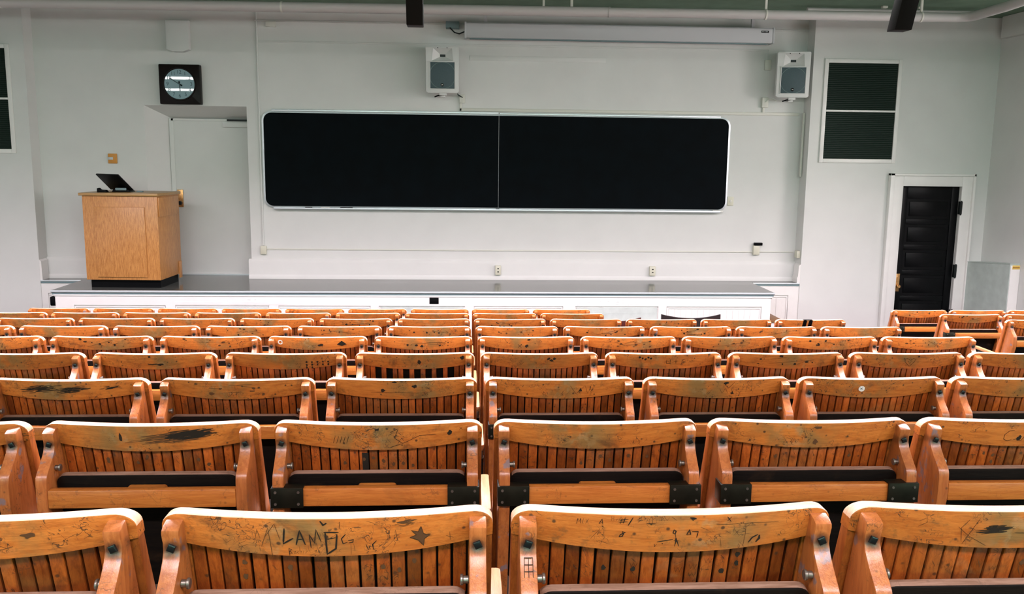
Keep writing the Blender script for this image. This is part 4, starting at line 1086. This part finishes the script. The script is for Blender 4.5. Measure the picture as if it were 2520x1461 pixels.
# door in the recess
t = empty('door_1', (0, BY - .05, SZ)); tag(t, kind='structure')
bm = nb(); bx(bm, BX0 - .02, BX1 + .02, 0.0, .045, .006, BZ - SZ, .002); build('door_leaf', bm, M['wall'], t)
bm = nb(); bx(bm, BX0 - .025, BX0 + .03, -.012, .0, 0, BZ - SZ, .002); bx(bm, BX0, BX1, -.012, 0, BZ - SZ - .03, BZ - SZ, .002); build('door_frame', bm, M['wall'], t)
bm = nb(); bx(bm, BX0, BX1, -.03, 0, 0, .012); build('threshold', bm, M['nosing'], t)
bm = nb(); bx(bm, BX0 + .04, BX0 + .115, -.018, -.0005, .905, 1.135, .003); hp = build('handle_plate', bm, M['brass'], t)
bm = nb(); cyl(bm, (BX0 + .08, -.04, .96), 'y', .026, .05, 20, bev=.008); build('door_knob', bm, M['iron'], hp)
bm = nb(); bx(bm, BX1 - .36, BX1 - .02, -.05, -.0005, 1.955, 2.015, .006); dc = build('door_closer', bm, M['wall'], t)
bm = nb(); bx(bm, BX1 - .30, BX1 - .02, -.045, -.014, 2.035, 2.058, .003); build('closer_arm', bm, M['iron'], t)

# dark panelled door at right, ajar leaf flush in its white casing
t = empty('door_2', (DX0, PIL, 0)); tag(t, kind='structure')
bm = nb()
DW = DX1 - DX0
prism(bm, [(.0, .0), (0, DZ), (DW, DZ), (DW, 0)], 'y', .035, .07)
for a, b, c, d in ((0, .10, 0, DZ), (DW - .10, DW, 0, DZ)): bx(bm, a + .004, b, .02, .036, c, d - .004, .002)
for c, d in ((0, .2), (.53, .60), (.88, .95), (1.22, 1.29), (1.56, 1.63), (1.90, DZ - .004)): bx(bm, .10, DW - .10, .02, .036, c, d, .002)
for c, d in ((.2, .53), (.6, .88), (.95, 1.22), (1.29, 1.56), (1.63, 1.90)): bx(bm, .14, DW - .14, .024, .036, c + .04, d - .04, .004)
build('door_leaf', bm, M['darkwood'], t)
bm = nb()
for a, b, c, d in ((-.135, 0, 0, DZ + .135), (DW, DW + .135, 0, DZ + .135), (0, DW, DZ, DZ + .135)):
    bx(bm, a, b, -.045, .0, c, d, .004)
for a, b, c, d in ((-.19, -.135, 0, DZ + .165), (DW + .135, DW + .165, 0, DZ + .165), (-.19, DW + .165, DZ + .135, DZ + .165)):
    bx(bm, a, b, -.075, .0, c, d, .004)
build('door_casing', bm, M['trim'], t)
bm = nb(); bx(bm, .018, .075, .012, .0205, .60 + .06, .90, .002); hp = build('lock_plate', bm, M['brass'], t)
bm = nb(); cyl(bm, (.055, -.01, .73), 'y', .026, .045, 20, bev=.009); cyl(bm, (.045, .008, .845), 'y', .010, .01, 12); build('door_knob', bm, M['brass'], hp)
for z in (1.70, .86, .25):
    bm = nb(); bx(bm, DW - .012, DW + .022, -.05, -.002, z, z + .17, .002); cyl(bm, (DW + .003, -.052, z + .085), 'z', .009, .19, 10); build('hinge', bm, M['iron'], t)

# louvred openings
def louvre(name, x0, x1, label):
    t = empty(name, (x0, PIL, 2.41)); tag(t, kind='structure')
    W, H = x1 - x0, 1.215
    bm = nb()
    for a, b, c, d in ((-.05, 0, -.05, H + .05), (W, W + .05, -.05, H + .05), (0, W, H, H + .05), (0, W, -.05, 0), (0, W, .60, .625)):
        bx(bm, a, b, -.022, .0, c, d, .004)
    build('window_frame', bm, M['trim'], t)
    for za, zb in ((0, .60), (.625, H)):
        bm = nb(); bx(bm, 0, W, -.006, -.001, za, zb)
        n = 25
        for k in range(n):
            z = za + (k + .5) * (zb - za) / n
            prism(bm, [(-.016, z - .007), (-.014, z - .008), (-.005, z + .006), (-.006, z + .008)], 'x', .004, W - .004)
        build('louvre_panel', bm, M['vent'], t)
louvre('window_1', 4.672, 5.59, '')
louvre('window_2', -6.52, -5.60, '')

# low enclosure in the right corner with a yellow label
zt = 1.071
t = empty('corner_cabinet', (0, 0, 0)); tag(t, 'white boxed-in cabinet in the right corner with a yellow label', 'cabinet')
def hexa(bm, lo, hi):
    a = [bm.verts.new(p) for p in lo]; b = [bm.verts.new(p) for p in hi]
    bm.faces.new(a); bm.faces.new(b[::-1])
    for i in range(4): bm.faces.new((a[i], b[i], b[(i + 1) % 4], a[(i + 1) % 4]))
base = [(6.70, 11.618), (6.80, 10.76), (6.928, 10.76), (6.928, 11.618)]
bm = nb(); hexa(bm, [(x, y, 0) for x, y in base], [(x, y, 1.065 if y > 11 else 1.142) for x, y in base]); build('box', bm, M['greypanel'], t, smooth=0)
bm = nb(); hexa(bm, [(x - .006, y - (.006 if y < 11 else 0), 1.066 if y > 11 else 1.143) for x, y in base], [(x - .006, y - (.006 if y < 11 else 0), 1.074 if y > 11 else 1.151) for x, y in base]); build('lid', bm, M['greypanel'], t, smooth=0)
bm = nb(); bx(bm, 6.806, 6.926, 10.750, 10.7595, .02, 1.12, .002); build('front_panel', bm, M['trim'], t)
bm = nb(); bx(bm, 6.825, 6.922, 10.748, 10.7505, 1.075, 1.125, .0008); lb_ = build('warning_label', bm, M['yellow'], t)
bm = nb()
for k in range(7): bx(bm, 6.831 + k * .0125, 6.839 + k * .0125, 10.7465, 10.7482, 1.090, 1.108)
build('label_print', bm, M['label_ink'], lb_)

# pipes under the ceiling
bm = nb()
PY, PZ = 10.35, 4.02
tube(bm, [(XL, PY, PZ - .06), (1.62, PY, PZ - .02)], .055, 24); tube(bm, [(1.62, PY, PZ - .02), (5.58, PY, PZ)] + [(5.58 + .17 * math.sin(a * .2), PY - .17 + .17 * math.cos(a * .2), PZ) for a in range(1, 8)] + [(5.72, PY - .8, PZ), (3.9, YB + .01, PZ)], .052, 24)
cyl(bm, (1.62, PY, PZ - .02), 'x', .059, .02, 24)
tag(build('ceiling_pipe', bm, M['pipe']), 'thick white painted pipe running across the room under the ceiling', 'pipe')
bm = nb(); tube(bm, [(4.10, 10.95, 4.165), (6.15, 10.95, 4.165)], .030, 20)
tag(build('ceiling_pipe', bm, M['pipe']), 'thinner white pipe behind the thick one at top right', 'pipe')
for x, w in ((.93, .012), (1.26, .015), (5.02, .03), (5.45, .012)):
    bm = nb(); bx(bm, x - w, x + w, 10.9 - w, 10.9 + w, 4.196 if x > 4 else 4.06, CEIL - .0005, .002)
    tag(build('ceiling_strap', bm, M['conduit']), 'short strap on the ceiling behind the thick pipe, ' + {.93: 'leftmost', 1.26: 'second from left', 5.02: 'wide one near the right post', 5.45: 'rightmost'}[x], 'strap', 'straps on the ceiling')
for x in (-5, -2, 3.4, 5.2):
    bm = nb(); bx(bm, x - .012, x + .012, PY - .012, PY + .012, PZ + .045, CEIL - .0005)
    cyl(bm, (x, PY, PZ - .02 + (x - 1.62) * (.005 if x > 1.62 else .0043)), 'x', .059, .02, 24)
    tag(build('pipe_hanger', bm, M['conduit']), 'small strap hanging the thick ceiling pipe, ' + {-5: 'leftmost', -2: 'second from left', 3.4: 'third from left', 5.2: 'rightmost'}[x], 'hanger', 'pipe hangers')
bm = nb(); bx(bm, 6.84, XR - .001, YB + .01, 11.5, 3.95, CEIL - .0005, .01)
tag(build('ceiling_duct', bm, M['wall']), 'boxed duct along the top of the right wall', 'duct')

# dark slanting posts hanging from the ceiling
for x0, y0, lab in ((-.262, 5.0, 'dark square hanging post left of the screen case'), (2.395, 5.0, 'dark square hanging post at top right of the photo')):
    bm = nb(); t_ = .34
    for sec in (0,):
        zb, zt_ = (3.09 if x0 < 0 else 3.115), CEIL - .001
        dx = .0 if x0 < 0 else .03
        w = .044 if x0 < 0 else .048
        v = []
        for z in (zb, zt_):
            yy = y0 - (z - zb) * t_
            ox = (z - zb) * dx
            v.append([bm.verts.new((x0 + ox + a * w, yy + b * .05, z)) for a, b in ((-1, -1), (1, -1), (1, 1), (-1, 1))])
        for j in range(4): bm.faces.new((v[0][j], v[0][(j + 1) % 4], v[1][(j + 1) % 4], v[1][j]))
        bm.faces.new(v[0][::-1]); bm.faces.new(v[1])
    bmesh.ops.bevel(bm, geom=bm.edges[:], offset=.004, segments=2, affect='EDGES', profile=.5)
    tag(build('hanging_post', bm, M['beam']), lab, 'hanging post', 'hanging posts')

# fluorescent fittings
for y_, k_ in TUBE_ROWS:
    for x_ in TUBE_X:
        t = empty('ceiling_light', (x_, y_, LAMP_Z)); r = {-.4: 'rear', 3.5: 'middle', 6.7: 'front'}[y_]
        tag(t, 'long fluorescent ceiling light in the %s line, %s from left' % (r, ORD[TUBE_X.index(x_)]), 'ceiling light', 'fluorescent ceiling lights')
        bm = nb(); prism(bm, [(-.14, -.02), (-.10, .05), (.10, .05), (.14, -.02)], 'x', -1.2, 1.2, .004); build('housing', bm, M['lampbody'], t)
        bm = nb(); prism(bm, [(-.11, -.021), (-.08, -.05), (.08, -.05), (.11, -.021)], 'x', -1.17, 1.17, .004); build('diffuser', bm, M['lamp'], t)
        bm = nb(); 
        for x in (-.8, .8): cyl(bm, (x, 0, (CEIL - LAMP_Z + .05) / 2), 'z', .008, CEIL - LAMP_Z - .051, 8)
        build('suspension_rod', bm, M['lampbody'], t)

# two loose chairs on the floor in front of the stage
def floor_chair(x, y, rz, m, label, hz):
    t = empty('side_chair', (x, y, 0), rz); tag(t, label, 'chair')
    bm = nb(); n = 14; R = []
    for i in range(n + 1):
        u = -1 + 2 * i / n; xx = u * .30; yy = -.03 * (1 - u * u); top = hz - .035 * (1 - u * u); 
        R.append([bm.verts.new((xx, yy + d, z)) for d, z in ((0, top - .12), (0, top), (.022, top), (.022, top - .12))])
    for i in range(n):
        for j in range(4): bm.faces.new((R[i][j], R[i][(j + 1) % 4], R[i + 1][(j + 1) % 4], R[i + 1][j]))
    bm.faces.new(R[0][::-1]); bm.faces.new(R[-1])
    build('top_rail', bm, m, t)
    bm = nb(); bx(bm, -.05, .05, -.026, -.004, .45, hz - .1, .004); build('back_splat', bm, m, t)
    bm = nb(); prism(bm, rrect(-.23, .23, 0, .44, .05, 5), 'z', .42, .455, .006); build('seat', bm, m, t)
    for sx in (-1, 1):
        bm = nb(); tube(bm, [(sx * .20, .02, 0), (sx * .20, .02, .42), (sx * .25, -.0, hz - .1)], .018, 10); build('back_leg', bm, m, t)
        bm = nb(); tube(bm, [(sx * .19, .40, 0), (sx * .19, .40, .42)], [.014, .02], 10); build('front_leg', bm, m, t)
    return t
floor_chair(2.28, 8.75, 0, M['darkchair'], 'dark chair with a curved top rail on the floor before the stage', .855)
floor_chair(1.50, 8.85, .05, M['redchair'], 'dark red chair half hidden behind the front rows', .80)
